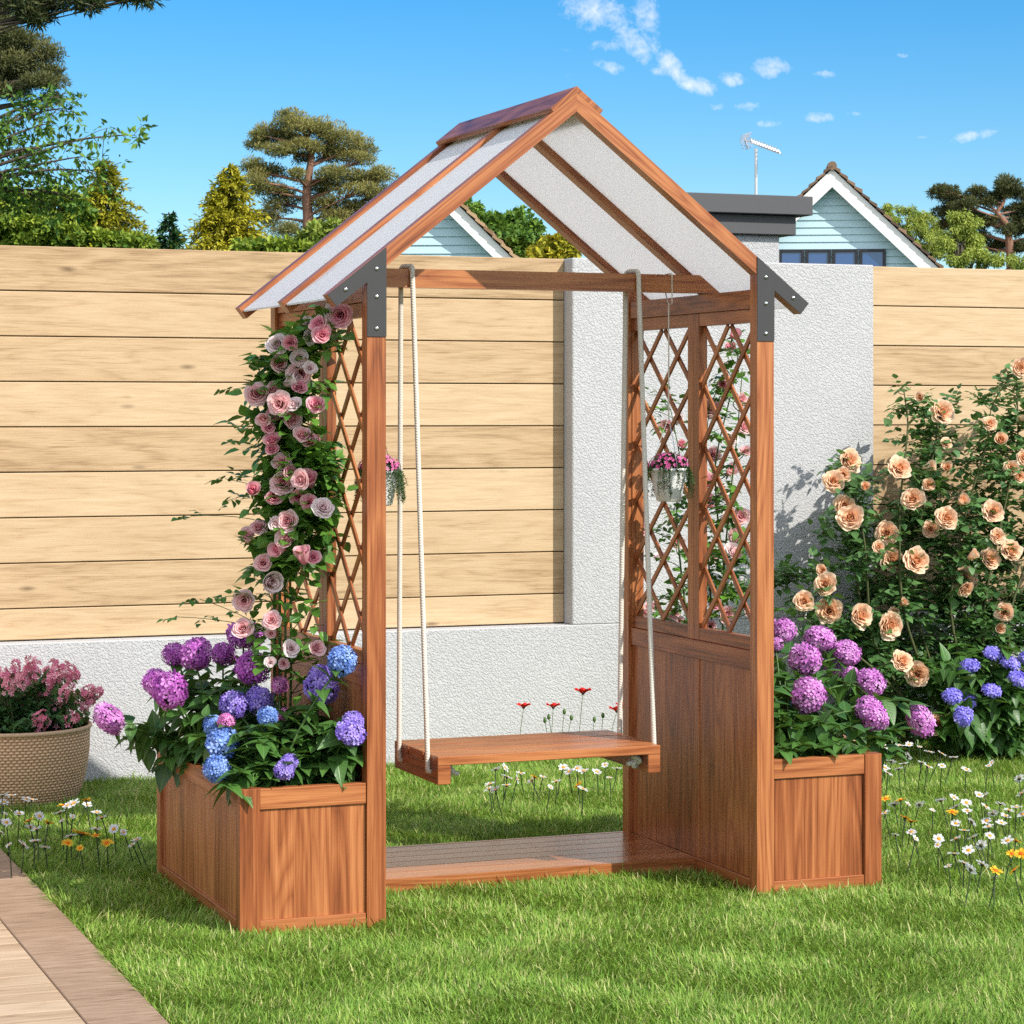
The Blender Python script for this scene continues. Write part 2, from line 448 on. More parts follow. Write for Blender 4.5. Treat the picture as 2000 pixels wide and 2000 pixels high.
def leaf_material(name, c0, c1, vein, gloss=0.42, trans=0.28, edge=0.0):
    m, t = mat(name)
    u, v, _ = t.sep(t.uv()); ti = t.attr()
    col = t.mix(ti, c0, c1)
    du = t.m('ABSOLUTE', t.m('SUBTRACT', u, 0.5))
    mid = t.m('SUBTRACT', 1.0, t.m('MULTIPLY', du, 22.0), clamp=True)
    sv = t.m('SINE', t.m('MULTIPLY', t.m('SUBTRACT', v, t.m('MULTIPLY', du, 0.55)), 50.0))
    sv = t.m('MULTIPLY', t.m('SUBTRACT', sv, 0.72), 2.4, clamp=True)
    vm = t.m('MAXIMUM', mid, t.m('MULTIPLY', sv, 0.45))
    col = t.mix(t.m('MULTIPLY', vm, 0.55), col, vein)
    nb = bump(t, t.m('MULTIPLY', vm, -1.0), 0.35, 0.002)
    b = principled(t, col, gloss, 0.4, nb)
    tc = t.mix(0.5, col, (0.25, 0.42, 0.05))
    tr = t.n('ShaderNodeBsdfTranslucent', {'Color': tc}).outputs[0]
    t.out(t.n('ShaderNodeMixShader', {0: trans, 1: b, 2: tr}).outputs[0])
    return m
M_LEAF_H = leaf_material('hydrangea_leaf', (0.024, 0.075, 0.018), (0.075, 0.185, 0.032), (0.18, 0.31, 0.09), 0.40, 0.2)
M_LEAF_P = leaf_material('climbing_rose_leaf', (0.034, 0.115, 0.020), (0.145, 0.320, 0.040), (0.13, 0.27, 0.06), 0.3, 0.22)
M_LEAF_O = leaf_material('shrub_rose_leaf', (0.032, 0.100, 0.030), (0.120, 0.250, 0.075), (0.16, 0.26, 0.10), 0.42, 0.2)
def petal_material(name, stops, rough=0.55, trans=0.25):
    m, t = mat(name)
    u, v, _ = t.sep(t.uv()); ti = t.attr()
    f = t.m('ADD', t.m('MULTIPLY', v, 0.65), t.m('MULTIPLY', ti, 0.35))
    col = t.ramp(f, stops)
    b = principled(t, col, rough, 0.25)
    tr = t.n('ShaderNodeBsdfTranslucent', {'Color': col}).outputs[0]
    t.out(t.n('ShaderNodeMixShader', {0: trans, 1: b, 2: tr}).outputs[0])
    return m
M_PINK = petal_material('pink_petal', [(0.0, (0.82, 0.32, 0.38)), (0.4, (0.92, 0.54, 0.56)), (1.0, (0.97, 0.77, 0.75))], trans=.42)
M_DUSK = petal_material('deep_pink_petal', [(0.0, (0.72, 0.17, 0.29)), (0.5, (0.87, 0.39, 0.47)), (1.0, (0.94, 0.63, 0.65))], trans=.42)
M_PALE = petal_material('pale_pink_petal', [(0.0, (0.84, 0.55, 0.58)), (0.5, (0.90, 0.74, 0.74)), (1.0, (0.93, 0.86, 0.84))], trans=.3)
M_PEACH = petal_material('peach_petal', [(0.0, (0.82, 0.36, 0.15)), (0.35, (0.91, 0.54, 0.31)), (1.0, (0.96, 0.77, 0.58))], trans=.3)
def floret_material(name, c0, c1, c2):
    m, t = mat(name)
    u, v, _ = t.sep(t.uv()); ti = t.attr()
    col = t.ramp(t.m('ADD', t.m('MULTIPLY', ti, 0.75), t.m('MULTIPLY', v, 0.25)), [(0.0, c0), (0.5, c1), (1.0, c2)])
    b = principled(t, col, 0.6, 0.2)
    tr = t.n('ShaderNodeBsdfTranslucent', {'Color': col}).outputs[0]
    t.out(t.n('ShaderNodeMixShader', {0: 0.2, 1: b, 2: tr}).outputs[0])
    return m
M_MAG = floret_material('magenta_floret', (0.22, 0.035, 0.26), (0.50, 0.11, 0.50), (0.76, 0.33, 0.74))
M_LILAC = floret_material('lilac_pink_floret', (0.34, 0.08, 0.36), (0.63, 0.21, 0.60), (0.85, 0.48, 0.82))
M_VIO = floret_material('violet_floret', (0.13, 0.07, 0.42), (0.29, 0.19, 0.68), (0.56, 0.46, 0.90))
M_BLU = floret_material('blue_floret', (0.06, 0.11, 0.42), (0.16, 0.29, 0.70), (0.42, 0.57, 0.90))
M_ROSY = floret_material('rosy_floret', (0.45, 0.06, 0.32), (0.68, 0.18, 0.50), (0.85, 0.45, 0.68))
M_INDIGO = floret_material('indigo_floret', (0.10, 0.08, 0.46), (0.26, 0.22, 0.78), (0.55, 0.50, 0.95))
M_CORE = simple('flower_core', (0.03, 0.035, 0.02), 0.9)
M_STEM = simple('green_stem', (0.060, 0.125, 0.022), 0.5, 0, 0.4, 0.3, 30)
M_CANE = simple('woody_stem', (0.075, 0.085, 0.030), 0.6, 0, 0.3, 0.3, 30)
M_DSTEM = simple('dark_daisy_stem', (0.020, 0.040, 0.012), 0.6)
M_WPET = petal_material('daisy_petal', [(0.0, (0.62, 0.62, 0.60)), (0.5, (0.80, 0.80, 0.80)), (1.0, (0.90, 0.90, 0.90))], trans=.4)
M_YPET = petal_material('yellow_daisy_petal', [(0.0, (0.60, 0.27, 0.01)), (0.5, (0.80, 0.46, 0.02)), (1.0, (0.86, 0.60, 0.08))])
M_DISC = simple('daisy_disc', (0.62, 0.27, 0.02), 0.8, 0, 0.2, 0.3, 300)
M_RDISC = simple('orange_disc', (0.70, 0.12, 0.01), 0.8, 0, 0.2, 0.3, 300)
M_POPPY = petal_material('poppy_petal', [(0.0, (0.10, 0.003, 0.004)), (0.4, (0.48, 0.010, 0.010)), (1.0, (0.72, 0.025, 0.018))])
M_SOIL = simple('soil', (0.030, 0.018, 0.011), 0.95, 0, 0.1, 0.4, 40, 0.6)

# ------------------------------------------------------------------ lawn and deck
def flat(g, x0, x1, y0, y1, z, n=1, T=0.5):
    g.add([(x0, y0, z), (x1, y0, z), (x1, y1, z), (x0, y1, z)], [[[0, 1, 2, 3]]], [(x0, y0), (x1, y0), (x1, y1), (x0, y1)], T)
def ground_mat():
    m, t = mat('lawn_soil')
    p = t.n('ShaderNodeNewGeometry').outputs['Position']
    a = t.noise(p, 3, 4, 0.6); b = t.noise(p, 90, 3, 0.6)
    c = t.mix(b, (0.018, 0.040, 0.008), (0.070, 0.115, 0.022)); c = t.mix(t.m('MULTIPLY', a, 0.4), c, (0.06, 0.075, 0.02))
    t.out(principled(t, c, 0.9, 0.1, bump(t, b, 0.8, 0.01))); return m
g = G(); flat(g, -400, 400, -60, 700, 0.0)
lawn = g.build('ground', ground_mat()); lawn['kind'] = 'structure'

_a, _b = at_z(333, 2000, 0.02), at_z(0, 1655, 0.02)     # deck edge runs nearly along Y
DROT = -math.atan2(_a[0] - _b[0], _a[1] - _b[1]) if _a[1] > _b[1] else -math.atan2(_b[0] - _a[0], _b[1] - _a[1])
DSL = (_b[0] - _a[0]) / (_b[1] - _a[1])
DX = _a[0] + DSL * (-1.0 - _a[1])        # edge at Y = -1
g = G()
cbox(g, (DX - 0.160, -3.5, -0.1), (DX, 1.95, 0.020), 0.002, grain=0)
bo = g
deck = thing('deck', '', '', (DX - 0.5, -1.0, 0))
for k in ('label', 'category'): del deck[k]
deck['kind'] = 'structure'
bo.build('border_board', M_DECKB, deck)
g = G(); y = -3.6
pool = []
while y < 1.9:
    w = 0.088
    x = DX - 0.1625
    while x > -3.2:
        L = rng.uniform(0.45, 1.3)
        cbox(g, (x - L + 0.0008, y, -0.1), (x, y + w - 0.0012, 0.019), 0.0012, grain=0)
        x -= L
    y += w
g.build('deck_board', M_DECK, deck)
settle(deck); deck.rotation_euler = (0, 0, DROT)

# grass: many short curved blades
def grass():
    N = 640000
    # sample on the ground inside the view wedge (with a margin at both sides)
    u = rng.uniform(-260, 2260, N); 
    yy = rng.uniform(-2.1, 2.66, N)
    a = (u - 1000) / F
    dx, dy = SN + CS * a, CS - SN * a
    tt = (yy - CYY) / dy
    xx = CX + dx * tt
    ok = ~((xx > -0.318) & (xx < 1.445) & (yy > 0.006) & (yy < 0.868) & ~((xx > 0.05) & (xx < 1.07) & (yy < 0.39)))
    ok &= ~((xx < DX + DSL * (yy + 1.0) + 0.004) & (yy < 1.955))
    ok &= ~((np.hypot(xx + 0.452, yy - 2.37) < 0.19))
    # clumpiness
    cl = (np.sin(xx * 23 + 3 * np.sin(yy * 9)) + np.sin(yy * 27 + 2 * np.sin(xx * 13)) + np.sin((xx + yy) * 51)) / 3
    ok &= rng.random(N) < 0.85 + 0.15 * cl
    xx, yy, cl = xx[ok], yy[ok], cl[ok]; K = len(xx)
    L = rng.uniform(0.022, 0.047, K) * (1 + 0.14 * cl)
    lng = rng.random(K) < 0.03; L[lng] *= 1.5
    wd = rng.uniform(0.0010, 0.0020, K)
    az = rng.uniform(0, 2 * np.pi, K) * 1.0
    swirl = 2.4 * np.sin(xx * 5 + 1.3) + 2.2 * np.cos(yy * 6.1 + xx * 2)
    az = np.where(rng.random(K) < 0.55, swirl + rng.normal(0, 0.7, K), az)
    bend = rng.uniform(0.25, 1.15, K)
    d = np.stack([np.cos(az), np.sin(az)], 1)
    s = np.stack([-np.sin(az), np.cos(az)], 1)
    # 3 levels + tip
    V = np.zeros((K, 7, 3)); UV = np.zeros((7, 2))
    for i, tq in enumerate((0.0, 0.4, 0.75)):
        off = (bend * tq ** 1.8 * L)[:, None] * d
        zc = L * (tq - 0.32 * bend * tq ** 2)
        w = wd * (1 - 0.35 * tq)
        for j, sg in enumerate((-1, 1)):
            V[:, i * 2 + j, 0] = xx + off[:, 0] + sg * w * s[:, 0]
            V[:, i * 2 + j, 1] = yy + off[:, 1] + sg * w * s[:, 1]
            V[:, i * 2 + j, 2] = zc - 0.002
            UV[i * 2 + j] = (j, tq)
    off = (bend * L)[:, None] * d
    V[:, 6, 0] = xx + off[:, 0]; V[:, 6, 1] = yy + off[:, 1]; V[:, 6, 2] = L * (1 - 0.36 * bend); UV[6] = (.5, 1)
    g = G()
    base = np.arange(K)[:, None] * 7
    g.V.append(V.reshape(-1, 3)); g.U.append(np.tile(UV, (K, 1)))
    tint = np.clip(rng.normal(0.45, 0.22, K) + 0.16 * cl, 0, 1); tint[rng.random(K) < 0.09] = 1.0
    g.T.append(np.repeat(tint, 7)); g.n = K * 7
    g.F.append(((base + np.array([[0, 1, 3, 2]])), 0)); g.F.append(((base + np.array([[2, 3, 5, 4]])), 0)); g.F.append(((base + np.array([[4, 5, 6]])), 0))
    m, t = mat('grass_blade')
    uu, v, _ = t.sep(t.uv()); ti = t.attr()
    col = t.ramp(ti, [(0.0, (0.085, 0.175, 0.022)), (0.45, (0.205, 0.375, 0.048)), (0.8, (0.36, 0.49, 0.090)), (1.0, (0.56, 0.55, 0.22))])
    b = principled(t, col, 0.5, 0.3)
    tr = t.n('ShaderNodeBsdfTranslucent', {'Color': t.mix(0.6, col, (0.30, 0.42, 0.05))}).outputs[0]
    t.out(t.n('ShaderNodeMixShader', {0: 0.35, 1: b, 2: tr}).outputs[0])
    o = g.build('grass', m); o['kind'] = 'stuff'
    tag(o, 'short green lawn grass with curled yellowish blade tips', 'grass')
grass()

# ------------------------------------------------------------------ garden wall and timber cladding
YW, RC = 2.65, 0.078
ZT, ZB = 1.857, 0.497
X1, X2 = at_y(1118, 900, YW)[0], at_y(1706.5, 900, YW)[0]
wall = thing('garden_wall', 'white roughcast rendered garden wall with a plain pier between timber panels', 'wall', (0.5, YW + 0.1, 0))
g = G(); cbox(g, (-6, YW, -0.1), (11, YW + 0.22, ZB), 0.004, grain=0); g.build('wall_base', M_STUCCO, wall)
g = G(); cbox(g, (X1, YW, ZB), (X2, YW + 0.22, ZT), 0.004); g.build('wall_pier', M_STUCCO, wall)
settle(wall)
def cladding(name, label, x0, x1):
    g = G(); z = ZT; h = 0.1562
    while z > ZB + 0.01:
        z0 = max(z - h, ZB + 0.001)
        # boards in 2-4 m lengths
        x = x0
        while x < x1 - 1e-6:
            L = x1 - x
            cbox(g, (x + 0.0005, YW + RC, z0 + 0.0035), (x + L - 0.0005, YW + RC + 0.03, z), 0.0022, grain=0)
            x += L
        z = z0
    # dark backing rail behind the joints
    root = thing(name, label, 'fence', ((x0 + x1) / 2, YW + RC + 0.05, ZB))
    g.build('boards', M_FENCE, root)
    b = G(); cbox(b, (x0, YW + RC + 0.031, ZB), (x1, YW + 0.215, ZT - 0.004), 0.002); b.build('backing', simple('dark_backing', (0.05, 0.035, 0.022), 0.8), root)
    settle(root)
cladding('timber_fence', 'pale oak horizontal board panel left of the white pier behind the arbor', -6, X1 - 0.001)
cladding('timber_fence', 'pale oak horizontal board panel behind the peach roses', X2 + 0.001, 11)
#---NEXT---
# ------------------------------------------------------------------ the arbor
W, PL, HP, D, PW, PD = 1.1252, 0.3245, 0.3692, 0.873, 0.049, 0.041
XC, ZR, SL = W / 2, 2.10, 0.7913
EX, EZ = 0.1028, 1.5735
th = math.atan(SL); TK = 0.047 * math.cos(th)
outer = lambda x: ZR - SL * abs(x - XC)
inner = lambda x: ZR - 0.047 - SL * abs(x - XC)
arbor = thing('garden_arbor', 'reddish brown wooden garden arbor with pitched white roof, lattice sides and planter boxes', 'arbor', (XC, D / 2, 0))
def mir(poly): return [(2 * XC - x, z) for x, z in poly]
# posts
for back in (0, 1):
    y0 = D - PD if back else 0.0
    for sd in (0, 1):
        g = G()
        poly = [(0, 0), (PW, 0), (PW, inner(PW) - 0.0005), (0, inner(0) - 0.0005)]
        prism(g, mir(poly) if sd else poly, y0, y0 + PD, (0, 1))
        g.build('post', M_WOOD, arbor)
# rafters
c_, s_ = math.cos(th), math.sin(th)
raf = [(XC, ZR), (XC, ZR - 0.047), (-EX + TK * s_, EZ - TK * c_), (-EX, EZ)]
for y0, y1 in ((0.0, 0.040), (0.405, 0.445), (0.832, 0.873)):
    for sd in (0, 1):
        g = G(); prism(g, mir(raf) if sd else raf, y0, y1, (-1, SL) if sd else (1, SL)); g.build('rafter', M_WOOD, arbor)
# twin wall roof sheets, between the rafters
for y0, y1 in ((0.040, 0.405), (0.445, 0.832)):
    for sd in (0, 1):
        g = G()
        a0, a1 = 0.016, 0.023
        e = -EX + 0.004
        p = [(XC, outer(XC) - a0), (XC, outer(XC) - a1), (e + a1 * s_ * 0.8, outer(e + a1 * s_ * .8) - a1), (e + a0 * s_ * .8, outer(e + a0 * s_ * .8) - a0)]
        P = mir(p) if sd else p
        # u along the slope, v along Y so the flutes run down the roof
        pts = []; UV = []
        for y in (y0, y1):
            for q in P: pts.append((q[0], y, q[1])); UV.append((q[1], y))
        g.add(pts, [[[0, 1, 2, 3]], [[7, 6, 5, 4]], [[0, 4, 5, 1]], [[1, 5, 6, 2]], [[2, 6, 7, 3]], [[3, 7, 4, 0]]], UV)
        g.build('roof_sheet', M_POLY, arbor)
# ridge cap: two boards
cap = [(XC, ZR + 0.0175), (XC, ZR + 0.0005), (XC - 0.0725 + 0.012 * s_, outer(XC - 0.0725 + 0.012 * s_) + 0.0005), (XC - 0.0725, outer(XC - 0.0725) + 0.0165)]
for sd in (0, 1):
    g = G(); 
    P = mir(cap) if sd else cap
    prism(g, P, 0.0, 0.876, (0, 1)); 
    # long grain along Y: re-map the uv of every vertex
    Vv = g.V[0]; g.U[0] = np.stack([Vv[:, 1] + 3.1 + sd, (Vv[:, 0] - Vv[:, 2]) + 7.7 * sd + 1], 1)
    g.build('ridge_cap', M_WOOD, arbor)
# tie beam the swing hangs from
TZ0, TZ1, TY0, TY1 = 1.6145, 1.6635, 0.365, 0.4045
tx = lambda z: XC - (ZR - 0.004 - z) / SL
g = G(); prism(g, [(tx(TZ1) + 0.02, TZ1), (tx(TZ0) + 0.02, TZ0), (2 * XC - tx(TZ0) - 0.02, TZ0), (2 * XC - tx(TZ1) - 0.02, TZ1)], TY0, TY1, (1, 0)); g.build('tie_beam', M_WOOD, arbor)
# bracket plates on the front
pk = []
low = lambda x: outer(x) - 0.047
px0, px1 = -0.0005, PW + 0.0005
pl = [(px1, 1.4718), (px1, outer(px1) - 0.0004), (-EX + 0.0004, EZ - 0.0005), (-EX + TK * s_ + 0.0004, EZ - TK * c_), (px0, low(px0) - 0.002), (px0, 1.4718)]
bolts = [(0.0245, 1.640), (0.0245, 1.571), (0.0245, 1.492), (-0.056, 1.5870)]
for sd in (0, 1):
    g = G(); prism(g, mir(pl) if sd else pl, -0.0030, -0.0002, (0, 1)); b = g.build('bracket_plate', M_PLATE, arbor)
    for bx, bz in bolts:
        X = 2 * XC - bx if sd else bx
        g = G()
        V = []; q = []
        prof = [(0.0001, 0.0046), (0.0026, 0.0041), (0.0045, 0.0028), (0.0055, 0.0008), (0.0055, 0.0)]
        seg = 14
        for r, h in prof:
            for k in range(seg): V.append((X + r * math.cos(2 * math.pi * k / seg), -0.0030 - h, bz + r * math.sin(2 * math.pi * k / seg)))
        for i in range(len(prof) - 1):
            for k in range(seg): q.append([i * seg + k, i * seg + (k + 1) % seg, (i + 1) * seg + (k + 1) % seg, (i + 1) * seg + k])
        g.add(V, [q]); g.build('bolt', M_BOLT, b, smooth=True)
# side walls
IN = 0.014
for sd in (0, 1):
    X = lambda a, b: (a, b) if not sd else (2 * XC - b, 2 * XC - a)   # left-hand coordinates, mirrored for the right
    def piece(name, x0, x1, y0, y1, z0, z1, grain, ch=0.0013):
        xa, xb = X(x0, x1)
        g = G(); cbox(g, (xa, y0, z0), (xb, y1, z1), ch, grain=grain); return g.build(name, M_WOOD, arbor)
    ya, yb = PD + 0.0003, D - PD - 0.0003
    piece('top_rail', 0.006, PW - 0.004, ya, yb, 1.559, 1.609, 1)
    piece('middle_rail', 0.008, PW - 0.006, ya, yb, 0.6015, 0.652, 1)
    piece('bottom_rail', 0.008, PW - 0.006, ya, yb, 0.004, 0.048, 1)
    # boarding
    g = G(); y = ya
    ws = []
    while y < yb - 1e-6:
        w = min(rng.uniform(0.05, 0.075), yb - y)
        if yb - y - w < 0.03: w = yb - y
        xa, xb = X(0.014, PW - 0.014)
        cbox(g, (xa, y, 0.0485), (xb, y + w, 0.601), 0.0003, grain=2); y += w
    g.build('side_panel', M_WOOD, arbor)
    piece('panel_batten', 0.010, PW - 0.0115, 0.378, 0.384, 0.0485, 0.601, 2, 0.0008)
    # lattice frames
    for b0, b1 in ((ya, 0.4130), (0.4136, yb)):
        f = G()
        xa, xb = X(0.012, PW - 0.011)
        fi0, fi1 = (b0 + (0.003 if b0 < .1 else 0.036), b1 - (0.036 if b0 < .1 else 0.003))
        cbox(f, (xa, b0, 0.6525), (xb, fi0, 1.5585), 0.0012, grain=2)
        cbox(f, (xa, fi1, 0.6525), (xb, b1, 1.5585), 0.0012, grain=2)
        cbox(f, (xa + .001, fi0, 0.6525), (xb - .001, fi1, 0.6875), 0.0012, grain=1)
        cbox(f, (xa + .001, fi0, 1.5225), (xb - .001, fi1, 1.5585), 0.0012, grain=1)
        fr = f.build('lattice_frame', M_WOOD, arbor)
        lz0, lz1 = 0.6875, 1.5225
        yc, hw = (fi0 + fi1) / 2, (fi1 - fi0) / 2
        P = (lz1 - lz0) / 5
        g = G()
        for k in range(-3, 8):
            for sg in (1, -1):
                # centre line z = lz1 - sg*(y-yc)*s - k*P, clipped to the frame
                s = P / hw
                pts = []
                za = lambda y: lz1 - sg * (y - yc) * s - k * P
                y0_, y1_ = fi0, fi1
                def yz(z): return yc - sg * (z - lz1 + k * P) / s
                lo, hi = sorted((yz(lz0), yz(lz1)))
                y0_, y1_ = max(y0_, lo), min(y1_, hi)
                if y1_ - y0_ < 0.012: continue
                p0 = np.array([0, y0_, za(y0_)]); p1 = np.array([0, y1_, za(y1_)])
                L = np.linalg.norm(p1 - p0); ey = (p1 - p0) / L; ez = np.array([0, -ey[2], ey[1]])
                M = np.stack([np.array([1, 0, 0]), ey, ez], 1)
                xm = PW / 2 + (0.0031 if sg > 0 else -0.0031)
                if sd: xm = 2 * XC - xm
                cbox(g, (-0.003, -L / 2 + 0.003, -0.0082), (0.003, L / 2 - 0.003, 0.0082), 0.001, grain=1, M=M, c=(p0 + p1) / 2 + np.array([xm, 0, 0]))
        g.build('lattice', M_WOOD, fr)
# platform between the sides
pf = G()
cbox(pf, (PW - 0.010, 0.395, 0.0), (W - PW + 0.010, 0.4145, 0.0478), 0.0012, grain=0)
cbox(pf, (PW - 0.010, 0.851, 0.0), (W - PW + 0.010, 0.8685, 0.0478), 0.0012, grain=0)
y = 0.415; n = 6; w = (0.8505 - 0.415) / n
for i in range(n):
    cbox(pf, (PW - 0.008, y + 0.001, 0.030), (W - PW + 0.008, y + w - 0.0018, 0.0474), 0.001, grain=0); y += w
cbox(pf, (PW - 0.006, 0.416, 0.004), (W - PW + 0.006, 0.850, 0.0245), 0.001, grain=0)
pf.build('platform', M_FLOOR, arbor)
# planter boxes
for sd in (0, 1):
    xo, xi = -PL, -0.0012                                # outer and inner edge (left), mirrored on the right
    X = lambda a, b: (a, b) if not sd else (2 * XC - b, 2 * XC - a)
    box = bpy.data.objects.new('planter_box', None); COL.objects.link(box); box.parent = arbor
    def piece(name, x0, x1, y0, y1, z0, z1, grain, ch=0.0014):
        xa, xb = X(x0, x1); g = G(); cbox(g, (xa, y0, z0), (xb, y1, z1), ch, grain=grain); g.build(name, M_WOOD, box)
    pw = 0.051
    piece('corner_post', xo, xo + pw, 0, 0.036, 0, HP, 2)
    piece('corner_post', xo, xo + pw, D - 0.036, D, 0, HP, 2)
    for (y0, y1) in ((0.003, 0.031), (D - 0.031, D - 0.003)):
        piece('rail', xo + pw + .0002, xi, y0, y1, HP - 0.053, HP - 0.002, 0)
        piece('rail', xo + pw + .0002, xi, y0, y1, 0.003, 0.046, 0)
    piece('rail', xo + 0.003, xo + 0.030, 0.0363, D - 0.0363, HP - 0.050, HP - 0.002, 1)
    piece('rail', xo + 0.003, xo + 0.030, 0.0363, D - 0.0363, 0.003, 0.046, 1)
    for (y0, y1) in ((0.010, 0.024), (D - 0.024, D - 0.010)):
        g = G(); x = xo + pw + .0002
        while x < xi - 1e-6:
            w = min(rng.uniform(0.035, 0.060), xi - x)
            if xi - x - w < 0.02: w = xi - x
            xa, xb = X(x, x + w)
            cbox(g, (xa, y0, 0.0462), (xb, y1, HP - 0.0532), 0.0003, grain=2); x += w
        g.build('panel', M_WOOD, box)
    g = G(); y = 0.0363
    while y < D - 0.0363 - 1e-6:
        w = min(rng.uniform(0.05, 0.075), D - 0.0363 - y)
        if D - 0.0363 - y - w < 0.03: w = D - 0.0363 - y
        xa, xb = X(xo + 0.010, xo + 0.024)
        cbox(g, (xa, y, 0.0462), (xb, y + w, HP - 0.0502), 0.0003, grain=2); y += w
    g.build('panel', M_WOOD, box)
    # soil filling
    xa, xb = X(xo + 0.028, xi + 0.004)
    g = G(); nx, ny = 14, 34; V = []; q = []
    for j in range(ny):
        for i in range(nx):
            V.append((xa + (xb - xa) * i / (nx - 1), 0.028 + (D - 0.056) * j / (ny - 1), 0.318 + rng.uniform(-.006, .006)))
    for j in range(ny - 1):
        for i in range(nx - 1): q.append([j * nx + i, j * nx + i + 1, (j + 1) * nx + i + 1, (j + 1) * nx + i])
    g.add(V, [q]); g.build('soil', M_SOIL, box)
settle(arbor)

# ------------------------------------------------------------------ the swing
SX0, SX1, SY0, SY1, SZ = 0.262, 0.896, 0.215, 0.566, 0.391
swing = thing('swing', 'slatted wooden swing seat hanging on cream ropes under the arbor roof', 'swing', ((SX0 + SX1) / 2, 0.385, SZ))
bw = (SY1 - SY0 - 2 * 0.009) / 3
for i in range(3):
    g = G(); y0 = SY0 + i * (bw + 0.009); cbox(g, (SX0, y0, SZ - 0.0235), (SX1, y0 + bw, SZ), 0.0013, grain=0); g.build('slat', M_WOOD, swing)
for x0 in (SX0, SX1 - 0.036):
    g = G(); cbox(g, (x0, SY0 + 0.0006, SZ - 0.073), (x0 + 0.036, SY1 - 0.0006, SZ - 0.0238), 0.0013, grain=1); g.build('cleat', M_WOOD, swing)
RR = 0.0068
def knot(g, c, s):
    """an overhand ball with its cut end, s = +1 / -1 along X"""
    t = np.linspace(0, 2 * math.pi, 60)
    p = np.stack([(np.sin(t) + 2 * np.sin(2 * t)) / 3, (np.cos(t) - 2 * np.cos(2 * t)) / 3, -np.sin(3 * t) * 0.55], 1) * 0.0165
    p = p[:, [2, 0, 1]] + np.array(c)
    tube(g, p, RR * 0.92, 8, cap=False)
    e = np.array(c) + np.array([s * 0.012, 0, -0.004])
    tube(g, [np.array(c), e, e + np.array([s * 0.016, -0.010, -0.004])], RR, 8)
for sd in (0, 1):
    sg = -1 if sd == 0 else 1
    xt = at_y(805.4, 517, TY0 - RR)[0] if sd == 0 else at_y(1247, 530, TY0 - RR)[0]
    xs = SX0 - RR - 0.001 if sd == 0 else SX1 + RR + 0.001      # outside the cleat
    zb = SZ - 0.046
    yf, yr = SY0 + 0.058, SY1 - 0.060
    g = G()
    top = TZ1 + RR
    pts = [(xs - sg * 0.030, yf, zb), (xs - sg * 0.006, yf, zb), (xs - sg * 0.001, yf, zb + 0.002), (xs, yf, zb + 0.012), (xs, yf + 0.001, zb + 0.05)]
    f0 = np.array([xt, TY0 - RR, TZ1 - 0.01]); a0 = np.array(pts[-1])
    for t in np.linspace(0.1, 1, 12): pts.append(a0 + (f0 - a0) * t)
    pts += [(xt, TY0 - RR + 0.002, top - 0.003), (xt, TY0 + 0.004, top + 0.0005), (xt - 0.006, TY0 + 0.02, top + 0.001), (xt - 0.012, TY1 - 0.004, top + 0.0005), (xt - 0.013, TY1 + RR - 0.002, top - 0.003)]
    r0 = np.array([xt - 0.014, TY1 + RR, TZ1 - 0.012]); a1 = np.array([xs, yr - 0.001, zb + 0.05])
    for t in np.linspace(0, 1, 12): pts.append(r0 + (a1 - r0) * t)
    pts += [(xs, yr, zb + 0.012), (xs - sg * 0.001, yr, zb + 0.002), (xs - sg * 0.006, yr, zb), (xs - sg * 0.030, yr, zb)]
    tube(g, pts, RR, 10); rp = g.build('rope', M_ROPE, swing, smooth=True)
    for y in (yf, yr):
        g = G(); kx = (SX0 + 0.036 + 0.012) if sd == 0 else (SX1 - 0.036 - 0.012)
        knot(g, (kx, y, zb), -sg); g.build('knot', M_ROPE, rp, smooth=True)
settle(swing)

